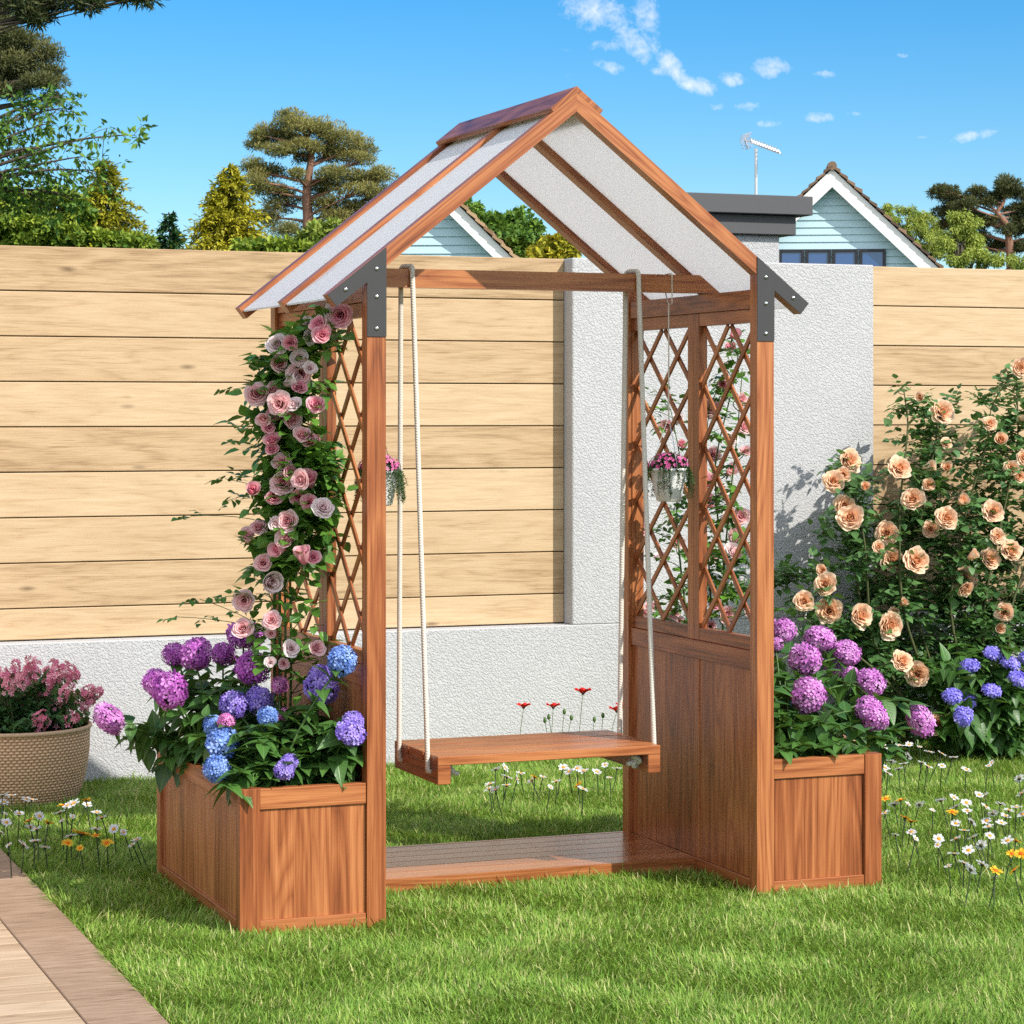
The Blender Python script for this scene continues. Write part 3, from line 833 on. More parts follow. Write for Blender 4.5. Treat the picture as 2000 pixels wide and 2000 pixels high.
# ------------------------------------------------------------------ plant pieces
def rose_mesh(name, m, N=20, Rr=1.0, open_=1.0, seed=0, ruff=0.06, wide=1.0):
    rg = np.random.default_rng(seed); g = G()
    nu, nv = 6, 5
    for i in range(N):
        t = i / (N - 1)
        phi = i * 2.39996 + rg.normal(0, 0.15)
        th_ = (-0.24 + 1.30 * open_ * t ** 0.85) + rg.normal(0, 0.05)
        L = Rr * (0.80 + 0.26 * t) * rg.uniform(0.92, 1.08)
        Wd = Rr * (0.40 + 0.40 * t) * wide
        rb = Rr * (0.13 + 0.05 * t)
        V = []; UV = []
        lean = rg.normal(0, 0.06)
        rho, z = rb, 0.0
        rows = []
        for j in range(nv + 1):
            v = j / nv
            a = th_ * (1.25 - 0.75 * v) + (0.75 * open_ * (t > 0.25)) * max(0, v - 0.72) * 2.2
            if j: rho += L / nv * math.sin(a); z += L / nv * math.cos(a)
            wv = Wd * (0.35 + 0.65 * math.sin(math.pi * min(1, v * 0.62 + 0.10))) * (1.0 if v < 0.9 else 0.80)
            rows.append((rho, z, wv, v))
        for (rho, z, wv, v) in rows:
            for k in range(nu + 1):
                s = -1 + 2 * k / nu
                an = s * min(wv / max(rho, Rr * 0.16), 1.9 - 0.7 * t)
                rr = rho * (1 - 0.05 * s * s) + ruff * Rr * v * math.sin(3.1 * s + i) * 0.6
                V.append((rr * math.cos(phi + an), rr * math.sin(phi + an), z - 0.10 * Rr * v * s * s * (0.4 + t) + ruff * Rr * v * v * math.sin(5 * s + 1.7 * i)))
                UV.append((k / nu, min(1, v * (0.35 + 0.65 * t) + 0.15 * t)))
        q = []
        for j in range(nv):
            for k in range(nu): q.append([j * (nu + 1) + k, j * (nu + 1) + k + 1, (j + 1) * (nu + 1) + k + 1, (j + 1) * (nu + 1) + k])
        g.add(V, [q], UV, 0.15 + 0.7 * t * rg.uniform(0.75, 1.1))
    # calyx
    lathe(g, [(0.001, -0.10 * Rr), (0.10 * Rr, -0.07 * Rr), (0.17 * Rr, 0.02 * Rr), (0.12 * Rr, 0.12 * Rr)], (0, 0, 0), 10, 0.4, 1)
    for k in range(5):
        a = k * 2 * math.pi / 5
        Rm = frames([[math.cos(a), math.sin(a), -0.35]])
        g.inst(LEAF_R[1], Rm, np.array([[0, 0, 0.0]]), np.array([[0.22 * Rr, 0.5 * Rr, 0.5 * Rr]]), [0.4], 1)
    ext = np.percentile(np.abs(np.concatenate(g.V)[:, :2]), 97)
    g.V = [v / ext for v in g.V]
    return g.mesh(name, [m, M_STEM], True)
ROSE = {}
for key, m_ in (('pink', M_PINK), ('dusk', M_DUSK), ('pale', M_PALE)):
    ROSE[key] = [rose_mesh('rose_' + key, m_, N, 0.72, op, sd_, 0.05, 1.15) for N, op, sd_ in ((22, 1.05, 1), (18, 0.9, 2), (24, 1.14, 3))]
    ROSE[key + '_bud'] = [rose_mesh('rose_bud_' + key, m_, 9, 0.80, 0.45, 4, 0.03, 1.25)]
ROSE['peach'] = [rose_mesh('rose_peach', M_PEACH, N, 0.70, op, sd_, 0.085, 1.0) for N, op, sd_ in ((44, 1.05, 5), (48, 1.12, 6), (42, 0.98, 7), (46, 1.05, 8))]
ROSE['peach_bud'] = [rose_mesh('rose_bud_peach', M_PEACH, 10, 0.9, 0.5, 9, 0.04, 1.2)]

def face_rot(d, roll=None):
    d = Vector(d).normalized(); q = d.to_track_quat('Z', 'Y')
    return (q.to_matrix() @ Matrix.Rotation(random.uniform(0, 6.28) if roll is None else roll, 3, 'Z')).to_euler()
TOCAM = Vector((-SN, -CS, 0.05))

FLO = []
def floret_tpl(cup):
    V = [(0, 0, 0)]; UV = [(0.5, 0.0)]; q = []
    for k in range(4):
        a = k * math.pi / 2
        for (r, da, z) in ((0.62, -0.52, 0.05), (1.0, -0.22, cup), (1.0, 0.22, cup), (0.62, 0.52, 0.05)):
            V.append((r * math.cos(a + da), r * math.sin(a + da), z)); UV.append((0.5, 1.0 if r > .8 else .6))
        b = 1 + k * 4
        q.append([0, b, b + 3, 0][:3]); 
    tri = [[0, 1 + k * 4, 4 + k * 4] for k in range(4)]
    quad = [[1 + k * 4, 2 + k * 4, 3 + k * 4, 4 + k * 4] for k in range(4)]
    return np.array(V), [np.array(tri), np.array(quad)], np.array(UV)
FLO = [floret_tpl(0.12), floret_tpl(-0.12)]
def mophead(name, m, seed, K=190, fs=0.215, flat=1.0, lower=-0.92, lump=0.07):
    rg = np.random.default_rng(seed); g = G()
    i = np.arange(K); zc = 1 - (i + 0.5) / K * (1 - lower); ph = i * 2.39996 + rg.normal(0, 0.1, K)
    r = np.sqrt(np.clip(1 - zc ** 2, 0, 1)); dirs = np.stack([r * np.cos(ph), r * np.sin(ph), zc], 1)
    lumpv = 1 + lump * np.sin(3.1 * dirs[:, 0] + seed) * np.cos(2.7 * dirs[:, 1] + seed * 2) + rg.normal(0, 0.045, K)
    pos = dirs * lumpv[:, None] * np.array([1, 1, flat]) * 0.93
    nrm = dirs * np.array([1, 1, 1 / flat]) + rg.normal(0, 0.22, (K, 3)); nrm /= np.linalg.norm(nrm, axis=1)[:, None]
    up = rand_dirs(K); x = np.cross(up, nrm); x /= np.linalg.norm(x, axis=1)[:, None]; y = np.cross(nrm, x)
    Rm = np.stack([x, y, nrm], 2)
    tint = np.clip(rg.normal(0.52, 0.26, K), 0, 1); sc = fs * rg.uniform(0.8, 1.12, K)
    h = K // 2
    g.inst(FLO[0], Rm[:h], pos[:h], sc[:h], tint[:h], 0); g.inst(FLO[1], Rm[h:], pos[h:], sc[h:], tint[h:], 0)
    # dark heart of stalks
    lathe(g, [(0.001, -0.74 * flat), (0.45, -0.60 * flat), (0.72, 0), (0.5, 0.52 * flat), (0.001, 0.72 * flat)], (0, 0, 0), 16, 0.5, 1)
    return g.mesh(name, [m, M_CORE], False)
MOP = {}
for key, m_ in (('magenta', M_MAG), ('lilac', M_LILAC), ('violet', M_VIO), ('blue', M_BLU), ('rosy', M_ROSY), ('indigo', M_INDIGO)):
    if key == 'indigo': MOP[key] = [mophead('mophead_' + key, m_, 40 + i, 60, 0.40, 0.62, -0.25, 0.1) for i in range(2)]
    elif key == 'rosy': MOP[key] = [mophead('mophead_' + key, m_, 50, 110, 0.27)]
    else: MOP[key] = [mophead('mophead_' + key, m_, 10 * len(MOP) + i, 150 + 16 * i, 0.262) for i in range(2)]

def leaves_along(g, tpls, P, mi, size, step, start=0.25, pairs=True, down=0.35, T=(0.2, 0.8), asp=1.0, jitter=0.35):
    """leaf pairs along a polyline P"""
    P = np.asarray(P); seg = np.linalg.norm(np.diff(P, axis=0), axis=1); L = np.concatenate([[0], np.cumsum(seg)])
    tot = L[-1]; s = tot * start; k = 0; az = rng.uniform(0, 6.28)
    pos = []; dr = []; sz = []
    while s <= tot:
        p = np.array([np.interp(s, L, P[:, i]) for i in range(3)])
        j = min(np.searchsorted(L, s), len(P) - 1); tn = P[j] - P[j - 1]; tn = tn / (np.linalg.norm(tn) + 1e-9)
        a = np.cross(tn, [0.2, 0.3, 0.9]); a /= np.linalg.norm(a) + 1e-9; b = np.cross(tn, a)
        az += math.pi / 2 + rng.normal(0, 0.25)
        f = s / tot
        for q in ((0, math.pi) if pairs else (rng.uniform(0, 6.28),)):
            d = math.cos(az + q) * a + math.sin(az + q) * b
            d = d + tn * rng.uniform(0.1, 0.6) + np.array([0, 0, -down * rng.uniform(0.2, 1.2)])
            pos.append(p); dr.append(d + rng.normal(0, 0.12, 3)); sz.append(size * rng.uniform(1 - jitter, 1 + jitter) * (1.0 if f < 0.9 else 0.8))
        s += step * rng.uniform(0.75, 1.3); k += 1
    if not pos: return
    pos, dr, sz = np.array(pos), np.array(dr), np.array(sz)
    Rm = frames(dr, roll=rng.normal(0, 0.3, len(pos)))
    which = rng.integers(0, len(tpls), len(pos)); T_ = rng.uniform(T[0], T[1], len(pos))
    for w in range(len(tpls)):
        k = which == w
        g.inst(tpls[w], Rm[k], pos[k], np.stack([sz[k] * asp, sz[k], sz[k]], 1), T_[k], mi)

def inside_box(x, y, lo, hi): return lo[0] < x < hi[0] and lo[1] < y < hi[1]

def hydrangea(label, group, roots, heads, fillers, soil_z, cat='hydrangea', lsize=0.062, step=0.035):
    """heads: (key, centre, rx, ry, lean dir, label); fillers: tip points of flowerless shoots"""
    rc = np.mean(roots, axis=0)
    root = thing('hydrangea_bush', label, cat, (rc[0], rc[1], soil_z), group)
    st = G(); lf = G()
    hi = 0
    for (key, c, rx, ry, nd, lab) in heads:
        b = min(roots, key=lambda r: np.hypot(r[0] - c[0], r[1] - c[1]) + rng.uniform(0, .1))
        b = np.array([b[0] + rng.normal(0, .012), b[1] + rng.normal(0, .012), soil_z - 0.01])
        n_ = np.array(nd, float); n_ /= np.linalg.norm(n_)
        tip = np.array(c) - n_ * ry * 0.6
        mid = b * 0.45 + tip * 0.55 + np.array([0, 0, 0.30 * np.linalg.norm(tip[:2] - b[:2]) + 0.02])
        P = bez(b, mid, tip, 10); tube(st, P, np.linspace(0.0036, 0.0024, 10), 6)
        leaves_along(lf, LEAF_H, P, 0, lsize, step, 0.30)
        mp = MOP[key][hi % len(MOP[key])]; hi += 1
        o = put(mp, 'flower_head', root, Vector(c) - root.location, face_rot(n_), (rx, rx, ry))
        if lab: o['label'] = lab
    for tpt in fillers:
        tip = np.array(tpt)
        b = min(roots, key=lambda r: np.hypot(r[0] - tip[0], r[1] - tip[1])); b = np.array([b[0] + rng.normal(0, .02), b[1] + rng.normal(0, .02), soil_z - 0.01])
        mid = b * 0.5 + tip * 0.5 + np.array([0, 0, 0.35 * np.linalg.norm(tip[:2] - b[:2]) + 0.01])
        P = bez(b, mid, tip, 8); tube(st, P, np.linspace(0.003, 0.0016, 8), 5)
        leaves_along(lf, LEAF_H, P, 0, lsize, step * 0.8, 0.32)
        # rosette at the tip
        k = 5; a = rng.uniform(0, 6.28) + np.arange(k) * 2.4
        dr = np.stack([np.cos(a), np.sin(a), rng.uniform(-0.35, 0.5, k)], 1)
        lf.inst(LEAF_H[1], frames(dr), np.tile(tip, (k, 1)), lsize * rng.uniform(.55, 1.05, k), rng.uniform(.4, 1.0, k), 0)
    for gname, gg, mm, sm in (('stems', st, M_STEM, True), ('foliage', lf, M_LEAF_H, True)):
        o = gg.build(gname, mm, root, sm); o.location = -Vector(root.location)
    return root

Z3 = lambda x, y: (180 + x / 3.5127, 1180 + y / 3.5127)
def H(key, zx, zy, r1, r2, Y, nd, lab=None, conv=Z3, ppm=None):
    u, v = conv(zx, zy); c = at_y(u, v, Y)
    d = (c[0] - CX) * SN + (c[1] - CYY) * CS
    k = (3.5127 if ppm is None else ppm) * F / d
    lim = -(r1 / k + 0.012)
    if ppm is None and c[0] > lim: c = at_x(u, v, lim)
    return (key, c, r1 / k, r2 / k, nd, lab)
toc = np.array([-SN, -CS, 0.0])
def dirn(x, y, z): return (x, y, z)
LB = (0.318)
magenta = [H('magenta', 565, 350, 84, 84, 0.62, (-.4, -.3, 1)), H('magenta', 712, 340, 112, 116, 0.50, (0, -.7, 1)), H('magenta', 900, 345, 84, 84, 0.66, (0, -.2, 1)),
           H('magenta', 1048, 214, 134, 98, 0.70, (.1, -.2, 1)), H('magenta', 1100, 436, 122, 118, 0.40, (.1, -.8, .8)), H('magenta', 438, 540, 92, 98, 0.58, (-.6, -.2, .8)),
           H('magenta', 532, 592, 124, 138, 0.42, (-.2, -.8, .8)), H('lilac', 118, 786, 92, 128, 0.62, (-.75, -.15, .75), 'magenta flower head on a long shoot leaning far out to the left')]
fill_l = []
for k in range(26):
    y = rng.uniform(0.40, 0.85); fill_l.append((rng.uniform(-0.36, -0.06), y, rng.uniform(0.42, 0.60)))
for (u, v, Y) in ((300, 1435, .66), (275, 1465, .7), (330, 1480, .6), (350, 1450, .55), (255, 1440, .66), (395, 1410, .55), (310, 1500, .7), (430, 1390, .5), (470, 1350, .5), (420, 1345, .6), (540, 1380, .5)):
    fill_l.append(tuple(at_y(u, v, Y)))
hydrangea('magenta hydrangea bush at the back of the left planter box, one shoot leaning out left', 'hydrangeas in the planter boxes', [(-0.22, 0.60), (-0.15, 0.68), (-0.24, 0.5)], magenta, fill_l, LB)
violet = [H('violet', 970, 692, 96, 100, 0.36, (-.2, -.7, 1)), H('violet', 1145, 662, 96, 104, 0.36, (.1, -.6, 1)), H('violet', 1572, 575, 124, 92, 0.20, (.1, -.8, 1)), H('violet', 1562, 500, 84, 86, 0.22, (0, -.5, 1)),
          H('violet', 1775, 880, 104, 74, 0.11, (.2, -.8, .8)), H('violet', 1790, 810, 76, 74, 0.13, (.2, -.5, .8)), H('violet', 1315, 1140, 72, 66, 0.012, (0, -1, .35)), H('violet', 1352, 1085, 62, 62, 0.025, (0, -1, .6)),
          H('rosy', 1287, 556, 62, 62, 0.32, (0, -.6, .8), 'small rosy pink flower head'), H('rosy', 1312, 770, 58, 58, 0.28, (0, -.6, .8), 'small rosy pink flower head half hidden by leaves')]
fill_v = [(rng.uniform(-0.20, -0.03), rng.uniform(0.05, 0.42), rng.uniform(0.38, 0.52)) for _ in range(34)]
for (u, v, Y) in ((560, 1500, .06), (600, 1480, .06), (640, 1490, .05), (665, 1465, .05), (690, 1475, .05), (620, 1430, .1), (570, 1440, .12), (650, 1420, .1), (600, 1390, .16), (700, 1440, .06), (530, 1470, .1)):
    fill_v.append(tuple(at_y(u, v, Y)))
hydrangea('violet hydrangea bush in the left planter box, beside the front left post', 'hydrangeas in the planter boxes', [(-0.10, 0.17), (-0.13, 0.28), (-0.07, 0.12)], violet, fill_v, LB)
blue = [H('blue', 1716, 392, 102, 100, 0.30, (.2, -.4, 1), 'blue flower head high beside the arbor post'), H('blue', 830, 835, 70, 78, 0.30, (-.3, -.6, .9)), H('blue', 1204, 778, 76, 80, 0.18, (0, -.8, .7)), H('blue', 895, 958, 116, 100, 0.16, (-.1, -.8, .7)),
        H('blue', 855, 1130, 96, 98, 0.09, (-.3, -.9, .1)), H('rosy', 916, 808, 60, 60, 0.20, (0, -.8, .6), 'small rosy pink flower head among the blue ones')]
fill_b = [(rng.uniform(-0.31, -0.16), rng.uniform(0.04, 0.30), rng.uniform(0.36, 0.49)) for _ in range(22)]
for (u, v, Y) in ((445, 1535, .02), (460, 1510, .03), (500, 1505, .04), (520, 1495, .04), (480, 1440, .12), (510, 1420, .14), (390, 1440, .3), (400, 1400, .34)):
    fill_b.append(tuple(at_y(u, v, Y)))
hydrangea('blue hydrangea bush at the front left corner of the left planter box', 'hydrangeas in the planter boxes', [(-0.22, 0.15), (-0.19, 0.24), (-0.25, 0.10)], blue, fill_b, LB)
Z8 = lambda x, y: (1200 + x / 2.415, 1150 + y / 2.415)
def H8(key, *a, **k): return H(key, *a, conv=Z8, ppm=2.415, **k)
right = [H8('lilac', 800, 196, 60, 60, 0.45, (0, -.3, 1)), H8('lilac', 965, 238, 78, 62, 0.62, (0, -.3, 1)), H8('lilac', 900, 332, 78, 76, 0.38, (0, -.8, .8)), H8('lilac', 1096, 302, 72, 56, 0.60, (.2, -.5, 1)),
         H8('lilac', 1035, 372, 48, 46, 0.66, (0, -.4, 1)), H8('lilac', 1112, 412, 42, 46, 0.55, (.2, -.4, 1)), H8('lilac', 1210, 442, 70, 62, 0.50, (.3, -.5, .8)), H8('lilac', 914, 502, 86, 88, 0.16, (0, -.95, .5)),
         H8('lilac', 1195, 570, 64, 66, 0.22, (.2, -.9, .5)), H8('lilac', 1225, 610, 62, 74, 0.20, (.3, -.9, -.1)), H8('lilac', 1440, 618, 60, 88, 0.42, (.45, -.3, -.8), 'lilac pink flower head drooping at the far right of its bush'),
         H8('lilac', 765, 262, 34, 34, 0.40, (0, -.5, .7))]
fill_r = [(rng.uniform(1.14, 1.40), rng.uniform(0.06, 0.75), rng.uniform(0.40, 0.58)) for _ in range(48)]
for (u, v, Y) in ((1530, 1465, .03), (1565, 1455, .03), (1600, 1462, .03), (1640, 1455, .03), (1680, 1460, .05), (1545, 1420, .08), (1720, 1440, .2), (1740, 1470, .2), (1750, 1430, .3), (1590, 1410, .1), (1660, 1420, .1), (1530, 1400, .1)):
    fill_r.append(tuple(at_y(u, v, Y)))
hydrangea('lilac pink hydrangea bush filling the right planter box', 'hydrangeas in the planter boxes', [(1.24, 0.2), (1.28, 0.42), (1.22, 0.55), (1.32, 0.3)], right, fill_r, LB)
# bush growing in the lawn by the wall
ind = [H8('indigo', 1785, 306, 46, 48, 1.90, (0, -.3, 1)), H8('indigo', 1675, 366, 46, 48, 1.90, (-.2, -.3, 1)), H8('indigo', 1862, 350, 47, 48, 1.86, (.1, -.4, 1)), H8('indigo', 1905, 428, 48, 52, 1.80, (.3, -.5, .8)),
       H8('indigo', 1780, 484, 45, 46, 1.78, (0, -.5, 1)), H8('indigo', 1594, 508, 46, 50, 1.80, (-.3, -.5, .8)), H8('indigo', 1644, 602, 46, 56, 1.76, (-.2, -.9, .4)), H8('indigo', 1668, 540, 38, 40, 1.86, (-.2, -.3, 1)), H8('indigo', 1690, 516, 26, 28, 1.90, (0, -.3, 1)), H8('indigo', 1945, 330, 40, 44, 1.95, (0, -.3, 1))]
bx = at_y(1955, 1440, 2.05)
fi = []
for (u, v) in [(1800, 1290), (1850, 1300), (1900, 1290), (1950, 1310), (1990, 1330), (1830, 1340), (1880, 1350), (1930, 1360), (1980, 1380), (1860, 1400), (1900, 1410), (1950, 1420), (2000, 1420), (1840, 1430), (1890, 1440), (1930, 1450), (1980, 1440), (1870, 1370), (1915, 1330), (2030, 1300), (2040, 1380), (1960, 1270), (1885, 1265), (1845, 1440), (1905, 1385), (1965, 1350)]:
    for r in range(2): fi.append(tuple(at_y(u + rng.uniform(-15, 15), v + rng.uniform(-12, 12), rng.uniform(1.85, 2.2))))
hydrangea('indigo blue hydrangea bush growing from the lawn before the wall at the right edge', None, [(bx[0] - .05, 2.05), (bx[0] + .05, 2.1), (bx[0], 2.0)], ind, fi, 0.0, lsize=0.075)
#---NEXT---
# ------------------------------------------------------------------ climbing roses
def compound(g, P, d, size, tpls, T, n=5, mi=0):
    """a rose leaf: rachis direction d, n leaflets"""
    d = np.asarray(d, float); d /= np.linalg.norm(d) + 1e-9
    up = np.array([0, 0, 1.0]) + rng.normal(0, .25, 3); x = np.cross(d, up); x /= np.linalg.norm(x) + 1e-9
    pos = []; dr = []; sz = []
    spots = [(1.0, 0)] + [(0.62, s) for s in (-1, 1)] + ([(0.25, s) for s in (-1, 1)] if n > 3 else [])
    for f, s in spots:
        pos.append(P + d * size * 1.5 * f); dr.append(d * (1.0 if s == 0 else 0.45) + x * s + np.array([0, 0, -0.15]) + rng.normal(0, .12, 3)); sz.append(size * (1.0 if s == 0 else 0.85) * rng.uniform(.8, 1.15))
    Rm = frames(np.array(dr), up=up, roll=rng.normal(0, .25, len(pos)))
    w = rng.integers(0, len(tpls))
    g.inst(tpls[w], Rm, np.array(pos), np.array(sz), np.clip(T + rng.normal(0, .12, len(pos)), 0, 1), mi)

def bloom_dir(b, spread=0.6):
    return Vector((TOCAM.x * b + random.gauss(0, spread), TOCAM.y * b + random.gauss(0, spread * .7), 0.35 + random.gauss(0, spread * .6)))

def add_blooms(root, lst, conv, scale, Yf, stems, canes):
    """lst: (zoom x, zoom y, radius, key); every bloom an own part on its own stalk"""
    tips = []
    for (zx, zy, r, key) in lst:
        u, v = conv(zx, zy); Y = Yf(u, v); c = at_y(u, v, Y)
        d = (c[0] - CX) * SN + (c[1] - CYY) * CS
        rad = r / (scale * F / d)
        ms = ROSE[key]; me = ms[random.randrange(len(ms))]
        dr = bloom_dir(1.5 if r > 45 else 0.9, 0.38 if r > 45 else 0.5)
        k = rad * (0.78 if key == 'peach' else 0.86 if 'bud' not in key else 1.05)
        o = put(me, 'rose_bud' if 'bud' in key else 'rose_bloom', root, Vector((c - np.array(dr.normalized()) * k * 0.35).tolist()) - root.location, face_rot(dr), k)
        tips.append((c - np.array(dr.normalized()) * k * 0.4, np.array(dr.normalized())))
    return tips

Z5 = lambda x, y: (350 + x / 2.76, 560 + y / 2.76)
pk = 'pink'; wh = 'pale'; du = 'dusk'
L1 = [(870, 155, 62, du), (815, 185, 40, 'pale_bud'), (690, 215, 44, wh), (755, 205, 44, du), (772, 262, 48, du), (700, 270, 40, wh), (535, 312, 54, wh), (648, 385, 48, wh), (655, 470, 66, pk), (540, 420, 46, pk), (702, 442, 34, wh),
      (645, 545, 42, du), (582, 522, 36, 'pale_bud'), (415, 580, 62, pk), (505, 560, 44, pk), (545, 632, 62, pk), (622, 640, 42, wh), (602, 712, 56, pk), (545, 700, 34, 'dusk_bud'), (742, 637, 46, du), (455, 705, 38, pk), (665, 802, 44, pk),
      (740, 825, 34, 'dusk_bud'), (505, 835, 42, du), (555, 948, 48, pk), (598, 1005, 40, du), (560, 1060, 62, pk), (662, 1040, 52, pk), (706, 1065, 38, 'dusk_bud'), (390, 1104, 32, 'dusk_bud'), (508, 1130, 42, du), (702, 1162, 42, du),
      (775, 1195, 56, wh), (590, 1265, 54, pk), (515, 1275, 36, wh), (430, 1300, 46, pk), (370, 1365, 32, 'pink_bud'), (590, 1362, 56, pk), (560, 1405, 34, 'dusk_bud'), (452, 1492, 46, pk), (675, 1480, 36, 'dusk_bud'), (480, 1590, 46, 'pale_bud'),
      (350, 1690, 54, pk), (500, 1800, 48, pk), (345, 1845, 52, pk), (720, 1460, 36, du), (500, 880, 36, du), (480, 760, 36, du), (600, 300, 40, du), (640, 1130, 40, du)]
Z8b = lambda x, y: (500 + x / 4.83, 1000 + y / 4.83)
L1b = [(565, 1282, 72, pk), (330, 1290, 74, wh), (140, 1030, 74, pk), (260, 1430, 50, pk), (140, 1420, 50, wh), (140, 1150, 50, pk)]
YL = 0.44
root = thing('climbing_rose', 'pink climbing rose on the outside of the left lattice, rooted in the left planter box', 'climbing rose', (-0.075, YL, LB), 'climbing roses on the lattice sides')
def YfL(u, v):
    # keep the blooms on the outside of the left lattice
    return float(np.clip(0.19 + (612 - u) / 820 + rng.normal(0, .03), 0.04, 0.55))
st = G(); lf = G()
tips = add_blooms(root, L1, Z5, 2.76, YfL, st, None) + add_blooms(root, L1b, Z8b, 4.83, YfL, st, None)
canes = []
for k, (dx, uu, top) in enumerate(((0.0, 590, 620), (0.012, 560, 700), (-0.01, 610, 640), (0.006, 575, 960))):
    b = at_y(548 + 7 * (k - 1), 1330, YL - 0.02); b[2] = LB - 0.01
    p1 = at_y(548 + 10 * (k - 1.2), 1120, YL - 0.01); p2 = at_y(560 + 10 * (k - 1), 900, YL - 0.03); p3 = at_y(uu + (0 if k < 3 else -20), top, YL - 0.08 * (k != 3))
    P = np.concatenate([bez(b, (b + p1) / 2 + np.array([.006 * (k - 1), 0, 0]), p1, 8), bez(p1, (p1 + p2) / 2 + np.array([0.012 * (k - 1), .01, 0]), p2, 8)[1:], bez(p2, (p2 + p3) / 2 + np.array([-.012, 0, 0]), p3, 10)[1:]])
    canes.append(P); tube(st, P, np.linspace(0.0052 if k < 2 else .0036, 0.0018, len(P)), 7)
allc = np.concatenate(canes)
def grow_to(tip, d, allp, st, lf, mat_i, size, tpls, nleaf, r=0.0013, T=0.5):
    dist = np.linalg.norm(allp - tip, axis=1) + np.maximum(0, allp[:, 2] - tip[2] + 0.02) * 2
    b = allp[np.argmin(dist)]
    mid = (b + tip) / 2 + np.array([0, 0, 0.10 * np.linalg.norm(tip - b)]) + rng.normal(0, .008, 3) - d * 0.02
    P = bez(b, mid, tip, 7); tube(st, P, np.linspace(r * 1.3, r, 7), 5)
    for q in range(nleaf):
        s = rng.uniform(0.3, 1.0); p = b * (1 - s) ** 2 + 2 * mid * s * (1 - s) + tip * s * s
        dd = rng.normal(0, 1, 3); dd[2] *= 0.5; dd += d * 0.6
        compound(lf, p, dd, size * rng.uniform(.75, 1.2), tpls, T + rng.normal(0, .12), 5 if rng.random() < .6 else 3, mat_i)
    return P
for tip, d in tips: grow_to(tip, d, allc, st, lf, 0, 0.037, LEAF_R, 3, T=0.5)
# leafy twigs through the column
band = [(555, 600, 100, 30), (560, 650, 75, 45), (565, 720, 85, 45), (560, 800, 90, 45), (575, 880, 95, 40), (570, 950, 100, 40), (575, 1020, 90, 40), (560, 1080, 75, 35), (610, 900, 60, 40), (620, 990, 50, 40), (610, 640, 50, 30), (640, 610, 40, 25)]
for (u, v, su, sv) in band:
    for q in range(18):
        uu, vv = u + rng.uniform(-su, su) * .85, v + rng.uniform(-sv, sv)
        p = at_y(uu, vv, float(np.clip(0.32 + (590 - uu) / 800 + rng.normal(0, .05), 0.1, 0.7)))
        if p[0] > -0.01: p[0] = -0.012
        if p[2] > 1.50 or p[2] > 1.555 + .79 * p[0]: continue
        grow_to(p, rng.normal(0, .5, 3) + np.array([-.3, -.6, .1]), allc, st, lf, 0, 0.041, LEAF_R, 5, 0.001, T=rng.uniform(.25, .95))
# wandering shoots on the left
for (u, v) in ((372, 1008), (440, 935), (470, 975), (390, 1170), (440, 1165), (345, 1205), (500, 1160), (455, 760), (470, 860), (480, 930)):
    p = at_y(u, v, 0.55)
    P = grow_to(p, np.array([-.8, -.3, .1]), allc, st, lf, 0, 0.027, LEAF_R, 2, 0.0009, T=.3)
    compound(lf, p, [-.8, -.3, -.1], 0.027, LEAF_R, .35, 5)
for (u, v) in ((570, 1180), (600, 1200), (610, 1170), (585, 1140), (560, 1240), (590, 1290), (610, 1310), (640, 1290), (575, 1320), (625, 1340), (530, 1290), (655, 1300), (600, 1250), (645, 1250), (560, 1210)):
    p = at_y(u, v, 0.34); 
    if p[0] > -0.012: p[0] = -0.014
    grow_to(p, np.array([.1, -.7, .2]), allc, st, lf, 0, 0.036, LEAF_R, 2, 0.001, T=.75)
for nm, gg, mm in (('stems', st, M_STEM), ('foliage', lf, M_LEAF_P)):
    o = gg.build(nm, mm, root, True); o.location = -Vector(root.location)

# the second climber, seen through the right lattice
Z4 = lambda x, y: (1150 + x / 3.22, 500 + y / 3.22)
R1 = [(900, 575, 34, du), (905, 508, 28, 'dusk_bud'), (770, 965, 62, pk), (975, 1078, 48, pk), (490, 1065, 44, pk), (577, 1185, 30, du), (985, 1232, 36, pk), (880, 1365, 32, 'pink_bud'), (730, 1420, 62, pk), (668, 1472, 32, 'pink_bud'), (680, 1516, 32, 'dusk_bud'),
      (750, 1545, 50, du), (960, 1640, 54, pk), (330, 1720, 50, pk), (930, 1760, 50, pk), (780, 1890, 36, pk), (930, 1870, 36, pk), (560, 1020, 34, wh), (840, 800, 26, 'dusk_bud'), (1000, 600, 30, pk), (860, 1650, 40, wh), (900, 1850, 40, wh), (780, 1250, 46, pk), (520, 1500, 40, pk), (450, 1900, 44, wh), (900, 1150, 40, wh), (830, 1480, 46, wh), (560, 1800, 40, pk), (860, 700, 36, wh), (960, 900, 40, pk)]
Z6 = lambda x, y: (1180 + x / 5.084, 1180 + y / 5.084)
R1b = [(1215, 100, 84, pk), (1055, 222, 62, pk), (690, 98, 60, pk), (745, 168, 44, pk), (405, 92, 44, pk), (1425, 90, 40, pk), (455, 25, 54, pk), (1110, 10, 60, du)]
XR = W + 0.055
root = thing('climbing_rose', 'pink climbing rose behind the right lattice, rooted in the right planter box', 'climbing rose', (XR, 0.45, LB), 'climbing roses on the lattice sides')
st = G(); lf = G()
def YfR(u, v):
    p = at_x(u, v, XR + rng.uniform(-0.015, 0.05)); return float(p[1])
tips = add_blooms(root, R1, Z4, 3.22, YfR, st, None) + add_blooms(root, R1b, Z6, 5.084, YfR, st, None)
canes = []
